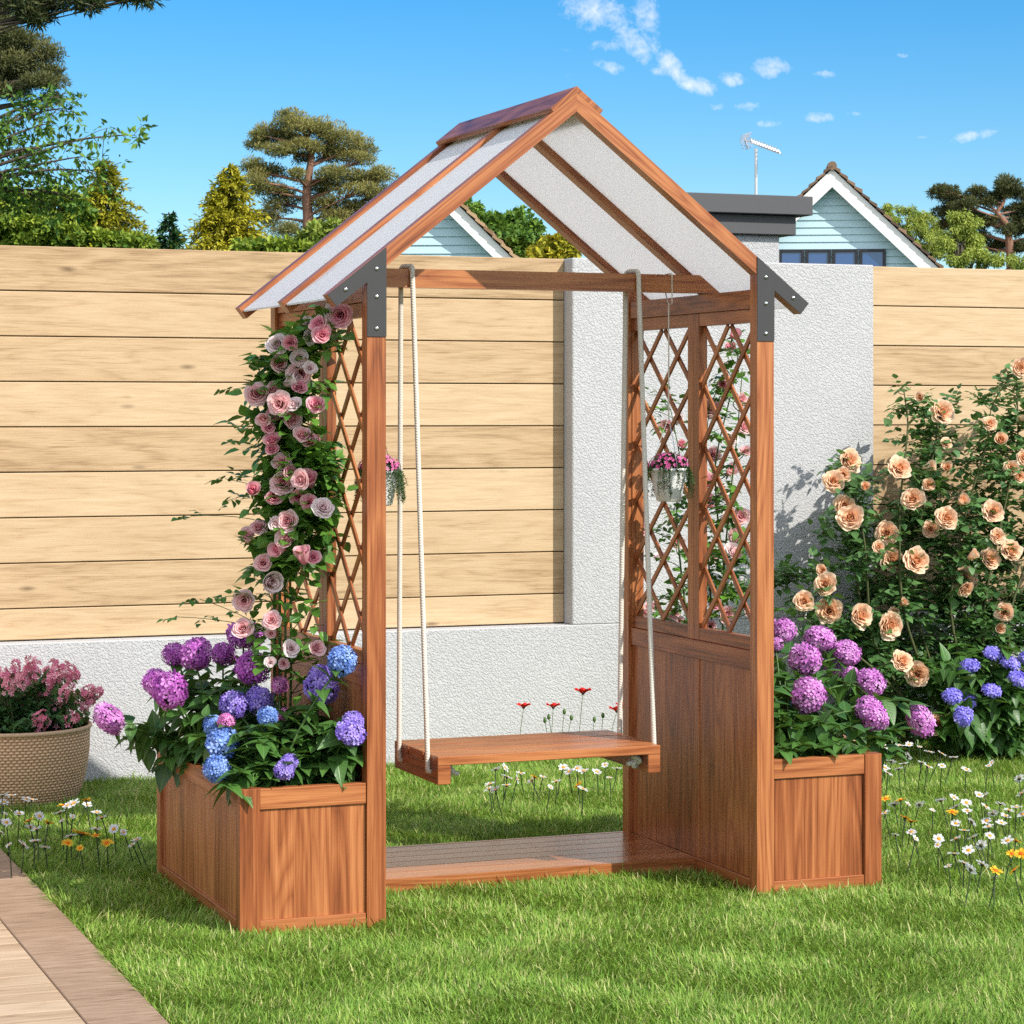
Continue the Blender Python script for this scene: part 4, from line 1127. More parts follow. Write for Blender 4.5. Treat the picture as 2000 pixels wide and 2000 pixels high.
for k, (y0, pts) in enumerate(((0.35, ((1420, 1150), (1400, 1000), (1395, 900), (1445, 700), (1430, 660))), (0.40, ((1410, 1150), (1425, 980), (1440, 850), (1450, 720))), (0.52, ((1330, 1120), (1320, 1000), (1330, 900), (1310, 800))), (0.45, ((1385, 1100), (1370, 950), (1385, 800))))):
    P = [np.array([XR, y0, LB - .01])] + [at_x(u, v, XR + rng.uniform(-.01, .02)) for u, v in pts]
    tt = np.linspace(0, len(P) - 1, 26); PP = np.array([[np.interp(t, range(len(P)), [p[i] for p in P]) for i in range(3)] for t in tt])
    for _ in range(2): PP[1:-1] = (PP[:-2] + PP[1:-1] * 2 + PP[2:]) / 4
    canes.append(PP); tube(st, PP, np.linspace(0.0035, 0.0012, 26), 6)
allc = np.concatenate(canes)
for tip, d in tips: grow_to(tip, d, allc, st, lf, 0, 0.029, LEAF_R, 2, T=.6)
for (u, v, su, sv, n) in ((1410, 950, 40, 60, 12), (1400, 1080, 50, 70, 16), (1390, 1150, 60, 30, 10), (1400, 800, 30, 40, 4), (1425, 740, 25, 30, 4), (1440, 670, 15, 30, 3), (1290, 1180, 50, 25, 7), (1310, 1010, 25, 30, 5), (1300, 800, 25, 30, 3), (1370, 1000, 30, 30, 6), (1440, 1100, 20, 80, 6)):
    for q in range(n):
        p = at_x(u + rng.uniform(-su, su), v + rng.uniform(-sv, sv), XR + rng.uniform(-.015, .05))
        grow_to(p, np.array([.2, -.5, .2]) + rng.normal(0, .4, 3), allc, st, lf, 0, 0.029, LEAF_R, 3, 0.0008, T=rng.uniform(.3, .9))
for nm, gg, mm in (('stems', st, M_STEM), ('foliage', lf, M_LEAF_P)):
    o = gg.build(nm, mm, root, True); o.location = -Vector(root.location)

# ------------------------------------------------------------------ peach shrub rose by the wall
ZP = lambda x, y: (1400 + x / 3.22, 640 + y / 3.22)
pe = 'peach'; pb = 'peach_bud'
PP1 = [(825, 842, 76, pe), (732, 970, 70, pe), (795, 925, 46, pe), (800, 1120, 66, pe), (842, 1203, 80, pe), (1410, 535, 78, pe), (1145, 892, 76, pe), (1235, 1082, 70, pe), (1070, 1292, 72, pe), (1015, 1382, 40, pe), (1092, 1460, 72, pe), (1250, 1476, 84, pe),
       (1440, 1205, 70, pe), (1345, 1272, 52, pe), (685, 1615, 70, pe), (545, 1722, 62, pe), (706, 1780, 80, pe), (895, 1812, 77, pe), (1082, 1872, 82, pe), (1108, 1790, 34, pe), (1556, 1582, 82, pe), (1710, 1455, 64, pe), (1842, 1410, 70, pe), (1762, 1312, 50, pe),
       (1735, 1162, 70, pe), (1715, 605, 48, pe), (1850, 882, 46, pe), (1882, 935, 30, pb), (1902, 250, 58, pe), (1812, 1790, 56, pe), (1310, 885, 30, pb), (1455, 890, 26, pb), (1530, 1100, 30, pb), (1556, 1285, 30, pb), (1590, 1445, 28, pb), (1775, 1895, 26, pb),
       (672, 1535, 28, pb), (1785, 715, 32, pb), (1295, 440, 24, pb), (1440, 730, 40, pe), (930, 1012, 24, pb), (1930, 820, 50, pe), (1330, 990, 40, pe), (1160, 1740, 22, pb), (1930, 580, 40, pe)]
PP2 = [(1352, 345, 54, pe), (1432, 400, 56, pe), (1525, 642, 54, pe), (1115, 692, 40, pe), (1650, -5, 40, pe)]
rb = at_z(1850, 1440, 0.0)
root = thing('rose_bush', 'tall peach coloured rose bush growing up the wall behind the right planter', 'rose bush', (rb[0], 2.38, 0))
st = G(); lf = G()
YfP = lambda u, v: float(np.clip(2.12 + rng.normal(0, .06) - (0.15 if v > 1260 else 0.0), 1.85, 2.3))
tips = add_blooms(root, PP1, ZP, 3.22, YfP, st, None) + add_blooms(root, PP2, Z8, 2.415, lambda u, v: 2.0 + rng.normal(0, .05), st, None)
# scaffold canes
canes = []
for (ub, uv) in ((1720, ((1700, 1250), (1690, 1060), (1660, 920))), (1730, ((1640, 1200), (1590, 1130), (1545, 1125))), (1760, ((1760, 1200), (1755, 1000), (1775, 830), (1765, 760))), (1800, ((1780, 1180), (1800, 1000), (1830, 850), (1835, 800))),
                 (1830, ((1850, 1200), (1880, 1020), (1930, 860), (1935, 800))), (1860, ((1920, 1180), (1960, 1000), (1990, 860), (1985, 720))), (1900, ((1970, 1200), (2020, 1050), (2060, 900))), (1770, ((1700, 1300), (1620, 1240), (1560, 1200))),
                 (1790, ((1830, 1280), (1900, 1180), (1960, 1120))), (1740, ((1720, 1360), (1700, 1320), (1740, 1270))), (1850, ((1900, 1300), (1990, 1200), (2080, 1150))), (1700, ((1680, 1180), (1660, 1040), (1655, 880)))):
    y0 = 2.30 + rng.uniform(-.12, .15)
    b = at_z(ub, 1450, 0.0); b[1] = y0; b[2] = 0
    P = [b] + [at_y(u, v, y0 + rng.uniform(-.06, .06)) for u, v in uv]
    tt = np.linspace(0, len(P) - 1, 28); Q = np.array([[np.interp(t, range(len(P)), [p[i] for p in P]) for i in range(3)] for t in tt])
    for _ in range(3): Q[1:-1] = (Q[:-2] + Q[1:-1] * 2 + Q[2:]) / 4
    canes.append(Q); tube(st, Q, np.linspace(0.0062, 0.0022, 28), 6)
allc = np.concatenate(canes)
for tip, d in tips: grow_to(tip, d, allc, st, lf, 0, 0.036, LEAF_R, 6, 0.0018, T=.6)
# foliage mass, denser low and right
reg = [(1760, 1000, 90, 70, 22), (1850, 900, 90, 70, 26), (1930, 850, 70, 80, 26), (1960, 980, 60, 90, 30), (1860, 1030, 90, 80, 30), (1760, 1110, 90, 70, 24), (1680, 1130, 70, 70, 16), (1900, 1130, 100, 90, 34), (1800, 1200, 110, 70, 30), (1700, 1250, 100, 60, 24),
       (1620, 1230, 70, 40, 12), (1850, 1290, 120, 60, 28), (1700, 1340, 70, 60, 16), (1780, 1360, 60, 50, 10), (1960, 1230, 60, 90, 26), (1560, 1150, 60, 40, 7), (1650, 960, 40, 60, 10), (1600, 1060, 30, 60, 6), (1680, 1030, 50, 60, 12), (1780, 850, 40, 60, 8), (1770, 790, 30, 40, 4), (1990, 760, 30, 50, 8), (2060, 950, 60, 160, 30), (2060, 1200, 60, 120, 24), (1660, 1300, 60, 60, 14), (1640, 1400, 60, 40, 6), (1510, 1130, 25, 20, 3), (1760, 1290, 70, 60, 26), (1700, 1380, 60, 40, 16), (1850, 1250, 80, 50, 22), (1960, 1200, 60, 60, 20), (1800, 1160, 80, 50, 14), (1640, 1260, 60, 50, 16), (1620, 1340, 40, 40, 10), (1790, 1380, 60, 40, 14), (1900, 1060, 70, 60, 12)]
for (u, v, su, sv, n) in reg:
    for q in range(n):
        p = at_y(u + rng.uniform(-su, su), v + rng.uniform(-sv, sv), float(np.clip(rng.normal(2.40, .09), 2.16, 2.60)))
        grow_to(p, rng.normal(0, .6, 3) + np.array([-.2, -.6, .2]), allc, st, lf, 0, 0.037, LEAF_R, 6, 0.0012, T=rng.uniform(.15, .85))
for nm, gg, mm in (('stems', st, M_CANE), ('foliage', lf, M_LEAF_O)):
    o = gg.build(nm, mm, root, True); o.location = -Vector(root.location)

# ------------------------------------------------------------------ wicker pot and its shrub
def wicker():
    m, t = mat('tan_wicker')
    u, v, _ = t.sep(t.uv())
    a = t.m('MULTIPLY', u, 84.0); b = t.m('MULTIPLY', v, 1 / 0.0098)
    row = t.m('FLOOR', b)
    ph = t.m('MULTIPLY', t.m('MODULO', row, 2.0), 0.5)
    s1 = t.m('SINE', t.m('MULTIPLY', t.m('ADD', a, ph), 6.283))
    prof = t.m('SINE', t.m('MULTIPLY', t.m('FRACT', b), math.pi))
    h = t.m('MULTIPLY', prof, t.m('ADD', t.m('MULTIPLY', s1, 0.5), 0.62))
    col = t.mix(t.m('MULTIPLY', h, 2.0, clamp=True), (0.24, 0.125, 0.06), (0.78, 0.49, 0.29))
    t.out(principled(t, col, 0.6, 0.3, bump(t, h, 0.8, 0.0035))); return m
PC = np.array([-0.452, 2.37, 0.0])
pot = thing('wicker_pot', 'round tan wicker plant pot standing on the lawn by the wall', 'plant pot', PC.tolist())
g = G(); rim = 0.252; PH = 0.256
prof = [(0.198, 0.002), (0.208, 0.015), (0.226, 0.06), (0.240, 0.12), (0.247, 0.18), (rim - .004, 0.225), (rim - .003, PH - 0.012)]
pp = []
for i in range(len(prof) - 1):
    for k in range(8):
        f = k / 8; pp.append((prof[i][0] * (1 - f) + prof[i + 1][0] * f, prof[i][1] * (1 - f) + prof[i + 1][1] * f))
pp.append(prof[-1])
lathe(g, pp, (0, 0, 0), 96); g.build('pot_wall', wicker(), pot, True)
g = G(); t_ = np.linspace(0, 2 * math.pi, 81); tube(g, np.stack([(rim - .004) * np.cos(t_), (rim - .004) * np.sin(t_), np.full(81, PH - .005)], 1), 0.0075, 10, cap=False)
g.build('rim', simple('wicker_rim', (0.50, 0.335, 0.20), 0.6, 0, 0.3, 0.25, 90, 0.4), pot, True)
g = G(); lathe(g, [(0.001, PH - .05), (rim - .02, PH - .05), (rim - .010, PH - .01), (rim - .012, PH - 0.012)], (0, 0, 0), 48); g.build('soil', M_SOIL, pot)
def small_flower_tpl():
    V = [(0, 0, 0)]; tri = []; UV = [(0.5, 0)]
    for k in range(5):
        a = k * 2 * math.pi / 5
        for da, r, z in ((-.45, .75, .2), (0, 1.05, .32), (.45, .75, .2)): V.append((r * math.cos(a + da), r * math.sin(a + da), z)); UV.append((.5, .6 if da else 1.0))
    quad = [[0, 1 + 3 * k, 2 + 3 * k, 3 + 3 * k] for k in range(5)]
    return np.array(V), [np.array(quad)], np.array(UV)
SF = small_flower_tpl()
M_SPK = floret_material('spike_flower', (0.52, 0.07, 0.17), (0.78, 0.24, 0.35), (0.93, 0.60, 0.64))
root = thing('flowering_shrub', 'bushy plant with upright pink flower spikes in the wicker pot', 'potted plant', (PC + np.array([0, 0, PH - .05])).tolist())
st = G(); lf = G()
spk = []
ZK = lambda x, y: (x / 6.0375, 1260 + y / 6.0375)
ends = [(170, 320), (300, 370), (360, 270), (420, 290), (590, 290), (560, 400), (710, 320), (690, 370), (790, 370), (860, 400), (1010, 560), (1110, 590), (1020, 690), (60, 420), (100, 470), (40, 580), (320, 500), (450, 590), (520, 650), (390, 470), (620, 500), (640, 560), (760, 560), (830, 630), (310, 650), (290, 760), (200, 520), (150, 640), (470, 850), (500, 930), (690, 640), (720, 740), (760, 810), (720, 920), (890, 880), (950, 960), (660, 930), (20, 860), (110, 860), (560, 470), (480, 480), (0, 500), (-60, 420), (-120, 500), (-200, 450), (-260, 560), (-180, 620), (-80, 640), (-320, 640), (840, 880), (240, 420), (880, 690), (130, 430), (600, 380), (-40, 330)]
fl_parts = []
for (zx, zy) in ends:
    u, v = ZK(zx, zy); Y = PC[1] + rng.uniform(-.17, .12) - 0.05 * (v > 1400); tip = at_y(u, v, Y)
    b = np.array([PC[0] + rng.normal(0, .05), PC[1] + rng.normal(0, .05), PH - .05])
    mid = (b + tip) / 2 + np.array([0, 0, .06]); P = bez(b, mid, tip, 9); tube(st, P, np.linspace(.0028, .0012, 9), 5)
    leaves_along(lf, LEAF_R, P, 0, 0.026, 0.010, 0.15, down=.1, T=(0, .6))
    n = 34; s = rng.uniform(0, 1, n) ** .8; L = rng.uniform(.045, .075)
    ax = P[-1] - P[-3]; ax /= np.linalg.norm(ax); ax = ax * .7 + np.array([0, 0, .4]); ax /= np.linalg.norm(ax)
    rad = (0.016 * (1 - .62 * s) + .004); dd = rand_dirs(n); dd -= (dd @ ax)[:, None] * ax; dd /= np.linalg.norm(dd, axis=1)[:, None]
    pos = tip - ax * L * .45 + ax * L * s[:, None] + dd * rad[:, None]
    nrm = dd + ax * .5; up = rand_dirs(n); x = np.cross(up, nrm); x /= np.linalg.norm(x, axis=1)[:, None]; nrm /= np.linalg.norm(nrm, axis=1)[:, None]
    fg = G(); fg.inst(SF, np.stack([x, np.cross(nrm, x), nrm], 2), pos, rng.uniform(.007, .0115, n), np.clip(rng.normal(.5, .25, n), 0, 1), 0)
    o = fg.build('flower_spike', M_SPK, root); o.location = -Vector(root.location)
for q in range(260):
    a = rng.uniform(0, 6.28); rr = rng.uniform(.02, .25); p = PC + np.array([rr * math.cos(a), rr * math.sin(a) * .8, PH - .03 + rng.uniform(0, .13) * (1 - rr * 2)])
    k = 6; dr = rand_dirs(k); lf.inst(LEAF_R[0], frames(dr), p + rng.normal(0, .012, (k, 3)), .026 * rng.uniform(.7, 1.3, k), rng.uniform(0, .5, k), 0)
for nm, gg, mm in (('stems', st, M_CANE), ('foliage', lf, M_LEAF_O)):
    o = gg.build(nm, mm, root, True); o.location = -Vector(root.location)

# ------------------------------------------------------------------ hanging baskets on the tie beam
M_POT = simple('white_plastic', (0.78, 0.78, 0.76), 0.4, 0, 0.5)
M_CORD = simple('cream_cord', (0.70, 0.64, 0.55), 0.8)
M_BASK = floret_material('basket_flower', (0.42, 0.03, 0.18), (0.66, 0.10, 0.33), (0.85, 0.42, 0.58))
M_TINY = leaf_material('trailing_leaf', (0.02, 0.055, 0.02), (0.08, 0.15, 0.05), (.1, .2, .06), 0.5, 0.2)
def basket(x, zc, label):
    yb = (TY0 + TY1) / 2
    root = thing('hanging_basket', label, 'hanging basket', (x, yb, zc), 'hanging baskets under the tie beam')
    # zc: rim height
    g = G(); prof = [(0.001, -.088), (.030, -.088), (.034, -.084), (.040, -.055), (.046, -.02), (.050, -.004), (.0525, -.003), (.0525, .004), (.0495, .004), (.048, -.004), (.046, -.012), (.001, -.012)]
    V = []; q = []; seg = 72
    for i, (r, z) in enumerate(prof):
        for k in range(seg):
            a = 2 * math.pi * k / seg; rr = r * (1 + (.018 * math.cos(24 * a) if 1 < i < 5 else 0)); V.append((rr * math.cos(a), rr * math.sin(a), z))
    for i in range(len(prof) - 1):
        for k in range(seg): q.append([i * seg + k, i * seg + (k + 1) % seg, (i + 1) * seg + (k + 1) % seg, (i + 1) * seg + k])
    g.add(V, [q]); g.build('pot', M_POT, root, True)
    g = G(); top = TZ1 - zc; bot = TZ0 - zc; hy = (TY1 - TY0) / 2 + .002
    loop = [(0, -hy, bot - .03), (0, -hy, bot), (0, -hy, top + .001), (0, -hy + .002, top + .003), (0, hy - .002, top + .003), (0, hy, top), (0, hy, bot)]
    tube(g, [(0, 0, bot - .034)] + loop + [(0, 0, bot - .034), ], .0017, 6)
    tube(g, [(0, 0, bot - .030), (0, 0, .14)], .0020, 6); g.build('hanger_cord', M_CORD, root)
    g = G()
    for k in range(3):
        a = k * 2.094 + .6; tube(g, [(0, 0, .145), (.051 * math.cos(a), .051 * math.sin(a), .003)], .0010, 5)
    g.build('hanger_chain', M_BOLT, root)
    lf = G(); fl = G()
    n = 2600; d = rand_dirs(n); d[:, 2] = np.abs(d[:, 2]); p = d * np.array([.052, .052, .040]) * rng.uniform(.3, 1, n)[:, None] ** .5 + np.array([0, 0, .006])
    lf.inst(QUAD, frames(rand_dirs(n)), p, rng.uniform(.004, .0085, n), rng.uniform(0, .6, n), 0)
    m = 150; d = rand_dirs(m); d[:, 2] = np.abs(d[:, 2]) * .9 + .05; p = d * np.array([.056, .056, .042]) + np.array([0, 0, .006]); up = rand_dirs(m); x_ = np.cross(up, d); x_ /= np.linalg.norm(x_, axis=1)[:, None]; dn = d / np.linalg.norm(d, axis=1)[:, None]
    fl.inst(SF, np.stack([x_, np.cross(dn, x_), dn], 2), p, rng.uniform(.0035, .0072, m), np.clip(rng.normal(.5, .3, m), 0, 1), 0)
    for k in range(44):                                           # trailing shoots
        a = rng.uniform(0, 6.28); L = rng.uniform(.03, .085); r0 = .053
        P = bez((r0 * .9 * math.cos(a), r0 * .9 * math.sin(a), .01), (r0 * 1.25 * math.cos(a), r0 * 1.25 * math.sin(a), .004), ((r0 + .012 + rng.uniform(-.008, .012)) * math.cos(a + .1), (r0 + .012) * math.sin(a + .1), -L), 9)
        tube(lf, P, .0004, 3, T=.3)
        leaves_along(lf, [QUAD], P, 0, .0065, .0032, .1, down=.1, T=(.2, 1.0))
    lf.build('trailing_foliage', M_TINY, root); fl.build('flowers', M_BASK, root)
pb_ = at_y(1306, 917, 0.385)
basket(pb_[0], pb_[2], 'white hanging basket with pink flowers on the right, nearer the hanging rope knots')
basket(at_y(741, 920, 0.385)[0], pb_[2], 'white hanging basket partly hidden behind the front left post')

# ------------------------------------------------------------------ poppies behind the swing
def poppy(u, v, r, Y, bud=False, lab=''):
    c = at_y(u, v, Y)
    root = thing('poppy', lab, 'poppy', (c[0] + random.uniform(-.03, .03), Y + .02, 0), 'poppies along the wall')
    g = G(); o0 = np.array(root.location)
    P = bez((0, 0, 0), ((c - o0) * np.array([.2, .2, .6])), c - o0, 9); tube(g, P, .0011, 5); g.build('stem', M_STEM, root, True)
    h = c - o0
    if bud:
        g = G(); lathe(g, [(.0005, -.010), (.0055, -.006), (.0066, .001), (.0050, .008), (.0008, .012)], h, 10, .5); g.build('bud', M_STEM, root, True)
    else:
        g = G()
        for k in range(5):
            a = k * 2 * math.pi / 5 + random.uniform(-.2, .2); V = []; UV = []; q = []
            for i in range(5):
                t = i / 4
                for j in range(5):
                    s = -1 + j / 2; rr = r * t; an = a + s * .75 * (.4 + .6 * t)
                    V.append((h[0] + rr * math.cos(an), h[1] + rr * math.sin(an) * .9, h[2] + r * (1.25 * t - .55 * t * t + .14 * t * math.sin(4 * s + k * 2)))); UV.append((j / 4, t))
            for i in range(4):
                for j in range(4): q.append([i * 5 + j, i * 5 + j + 1, i * 5 + j + 6, i * 5 + j + 5])
            g.add(V, [q], UV, random.random())
        g.build('petals', M_POPPY, root, True)
        g = G(); lathe(g, [(.0005, 0), (.005, .003), (.006, .009), (.0008, .012)], h, 10); g.build('seed_head', M_CORE, root, True)
Z7 = lambda x, y: (700 + x / 2.76, 1300 + y / 2.76)
for (x, y, r, lab) in ((1210, 160, 40, 'tallest red poppy standing highest above the swing seat'), (890, 235, 33, 'red poppy leftmost above the swing seat'), (1050, 235, 33, 'red poppy with side turned up between two buds and the leftmost poppy'), (1392, 255, 36, 'red poppy half behind the rear swing rope'), (1418, 228, 28, 'red poppy against the rear right arbor post')):
    u, v = Z7(x, y); poppy(u, v, 1.25 * r / 2.76 / 575, 2.35, False, lab)
for (x, y) in ((1005, 295), (1026, 278), (1110, 250), (1148, 282), (1272, 291), (1318, 270)):
    u, v = Z7(x, y); poppy(u, v, .01, 2.38, True, 'green poppy bud on a thin stem above the swing seat')
# ------------------------------------------------------------------ daisies
def daisy_mesh(key, m, seed, n):
    rg = np.random.default_rng(seed); g = G()
    for k in range(n):
        a = 2 * math.pi * k / n + rg.normal(0, .08); L = rg.uniform(.85, 1.1); w = rg.uniform(.15, .21); z1 = rg.uniform(-.05, .30); V = []; UV = []
        for t, ww in ((.18, .5), (.5, 1), (.82, .95), (1.0, .35)):
            for s in (-1, 1):
                V.append((L * t * math.cos(a) - s * w * ww * math.sin(a), L * t * math.sin(a) + s * w * ww * math.cos(a), z1 * t + .05 * s * (k % 2 * 2 - 1))); UV.append((.5, t))
        g.add(V, [[[0, 1, 3, 2], [2, 3, 5, 4], [4, 5, 7, 6]]], UV, rg.uniform(.1, 1))
    return g.mesh('daisy_petals_' + key, m)
DW = [daisy_mesh('white', M_WPET, s, 15) for s in (1, 2, 3)]; DY = [daisy_mesh('yellow', M_YPET, s, 13) for s in (4, 5)]
g = G(); lathe(g, [(.34, -.02), (.36, .06), (.28, .16), (.14, .2), (.001, .21)], (0, 0, 0), 12); DD = g.mesh('daisy_disc', M_DISC, True)
g = G(); lathe(g, [(.34, -.02), (.36, .06), (.28, .16), (.14, .2), (.001, .21)], (0, 0, 0), 12); DR = g.mesh('daisy_disc_red', M_RDISC, True)
g = G(); lathe(g, [(.02, -.30), (.16, -.22), (.34, -.03), (.30, .02)], (0, 0, 0), 10); DC = g.mesh('daisy_calyx', M_DSTEM, True)
g = G(); tube(g, bez((0, 0, 0), (.03, 0, .5), (0, 0, 1), 7), .0105, 5); DS = g.mesh('daisy_stem', M_DSTEM, True)
def daisy(u, v, yellow, s, label, group, zh=None, big=1.0):
    zh = random.uniform(.085, .12) if zh is None else zh
    c = at_z(u, v, zh)
    if c[1] > 2.55: c = at_y(u, v, 2.5); zh = c[2]
    lean = Vector((random.gauss(0, .18), random.gauss(0, .12), 1)).normalized()
    h = zh / lean.z
    root = thing('daisy', label, 'daisy', (c[0] - lean.x * h, c[1] - lean.y * h, 0), group)
    root.rotation_euler = lean.to_track_quat('Z', 'Y').to_euler()
    put(DS, 'stem', root, (0, 0, 0), (0, 0, random.uniform(0, 6.28)), (h, h, h) if False else (.16, .16, h))
    r = .0172 * s * big * random.uniform(.9, 1.1)
    rot = (random.gauss(0.25, .4), random.gauss(0, .35), random.uniform(0, 6.28))
    rot = (Matrix.Rotation(random.gauss(.12, .3), 3, 'X') @ Matrix.Rotation(random.gauss(0, .3), 3, 'Y') @ Matrix.Rotation(random.uniform(0, 6.28), 3, 'Z')).to_euler()
    put(random.choice(DY if yellow else DW), 'petals', root, (0, 0, h), rot, r)
    put(DR if yellow else DD, 'disc', root, (0, 0, h), rot, r); put(DC, 'calyx', root, (0, 0, h), rot, r)
ZD = lambda x, y: (x / 4.026, 1520 + y / 4.026)
lw = [(20, 135), (85, 138), (30, 188), (205, 165), (250, 168), (45, 280, .6), (150, 280), (50, 350), (310, 300), (470, 268), (575, 200, 1.35), (530, 215), (685, 210), (760, 270), (800, 310), (240, 385), (285, 400), (488, 335, .6), (570, 300, .6), (755, 400), (895, 400), (970, 425, .6), (185, 525), (275, 495), (355, 545), (70, 525, .6), (1075, 485), (1040, 525, .8), (10, 428, .6), (555, 455)]
ly = [(680, 175), (500, 215), (225, 335), (380, 350), (640, 435, 1.6), (755, 450), (530, 510), (840, 510), (630, 550, .7)]
mw = [(740, 560), (790, 550), (875, 580), (800, 600), (855, 610), (935, 618), (995, 600, .7), (710, 640), (705, 665), (740, 668), (800, 645), (1065, 625), (1035, 655, .6), (1105, 550), (1135, 572), (1180, 555), (1215, 568), (1285, 573), (1330, 535, .7), (1395, 555), (1355, 605, .6), (1210, 665)]
my = [(950, 602), (1185, 645)]
rw = [(1275, 745), (1345, 740), (1390, 735), (1440, 745, .6), (1485, 770), (1545, 778), (1600, 795), (1280, 775), (1385, 790), (1365, 825), (1450, 820), (1340, 850), (1305, 815), (1480, 838), (1545, 835), (1275, 845), (1290, 870), (1660, 853), (1765, 835, .7), (1780, 820, .7), (1910, 895), (1720, 972), (1745, 975), (1600, 985), (1540, 1000), (1660, 1010), (1440, 1018), (1320, 1018), (1385, 1015, .7), (1500, 1045, .6), (1610, 1028), (1665, 1048), (1750, 1028), (1820, 1015), (1895, 1030), (1860, 1045), (1925, 1065), (1785, 1060), (1845, 1072), (1685, 1100), (1610, 1108), (1755, 1095), (1765, 1122), (1825, 1105), (1650, 1140), (1400, 1148), (1325, 1160, .6), (1420, 1178, .7), (1530, 1180), (1610, 1180), (1690, 1172), (1770, 1165), (1855, 1190), (1730, 1210), (1525, 1208, .6), (1600, 1250), (1670, 1235), (1650, 1295), (1735, 1300), (1575, 1308, .6), (1680, 1325), (1790, 1360, .6), (1275, 1058), (1920, 965)]
ry = [(1350, 997), (1280, 992), (1595, 1055), (1370, 1080), (1400, 1098), (1895, 1190), (1875, 1250), (1800, 1330), (1885, 1328), (1918, 1250)]
for lst, conv, yel, lab, grp, bg in ((lw, ZD, 0, 'white daisy in the lawn between the wicker pot and the left planter', 'white daisies left of the arbor', 1.0), (ly, ZD, 1, 'yellow daisy in the lawn between the wicker pot and the left planter', 'yellow daisies left of the arbor', 1.0),
                             (mw, Z7, 0, 'white daisy in the lawn seen under the swing seat', 'white daisies behind the platform', 1.05), (my, Z7, 1, 'yellow daisy in the lawn seen under the swing seat', 'yellow daisies behind the platform', 1.0),
                             (rw, Z8, 0, 'white daisy in the lawn right of the right planter', 'white daisies right of the arbor', 1.0), (ry, Z8, 1, 'yellow daisy in the lawn right of the right planter', 'yellow daisies right of the arbor', 1.0)):
    for e in lst:
        u, v = conv(e[0], e[1]); daisy(u, v, yel, e[2] if len(e) > 2 else 1.0, lab, grp, None, bg)
#---NEXT---
# ------------------------------------------------------------------ white building with a flat dark roof behind the wall
M_DARK = simple('anthracite_coping', (0.072, 0.072, 0.076), 0.55, 0, 0.4, 0.06, 8)
YB = 3.55
bxr = at_y(1522.5, 500, YB)[0]; s1 = at_y(1588, 400, YB - .075); s2 = at_y(1555, 450, YB - .035)
zt = at_y(1588, 384, YB - .075)[2]; zm = at_y(1588, 421, YB - .075)[2]; zl = at_y(1555, 460, YB - .035)[2]
bl = thing('flat_roofed_outbuilding', 'white rendered outbuilding with a stepped flat anthracite roof edge behind the wall', 'outbuilding', (bxr - .3, YB + .6, 0))
g = G(); cbox(g, (bxr - .56, YB, 0), (bxr, YB + .5, zl), .004); g.build('wall', M_STUCCO, bl)
g = G(); cbox(g, (bxr - .59, YB - .035, zl + .0005), (s2[0], YB + .54, zm), .003, grain=0); g.build('fascia', M_DARK, bl)
g = G(); cbox(g, (bxr - .62, YB - .075, zm + .0005), (s1[0], YB + .58, zt), .003, grain=0); g.build('roof_slab', M_DARK, bl)
settle(bl)

# ------------------------------------------------------------------ houses far behind
def tint_mat(name, c0, c1, rough=.6, bmp=0.0):
    m, t = mat(name); ti = t.attr(); t.out(principled(t, t.mix(ti, c0, c1), rough, .3)); return m
M_SIDE = simple('pale_teal_weatherboard', (0.46, 0.635, 0.70), 0.6, 0, 0.3, 0.06, 3)
M_WHITE = simple('white_painted_timber', (0.80, 0.80, 0.78), 0.5, 0, 0.4, 0.05, 4)
M_TILE = tint_mat('roof_tile', (0.07, 0.05, 0.04), (0.30, 0.19, 0.12), .85)
M_THATCH = tint_mat('shingle', (0.20, 0.11, 0.06), (0.55, 0.38, 0.22), .9)
M_FRAME = simple('black_window_frame', (0.02, 0.02, 0.025), 0.35)
def glassy():
    m, t = mat('window_glass'); t.out(principled(t, (0.02, 0.07, 0.22), 0.04, 1.0, None, 0, 0.6)); return m
M_GLASS = glassy()
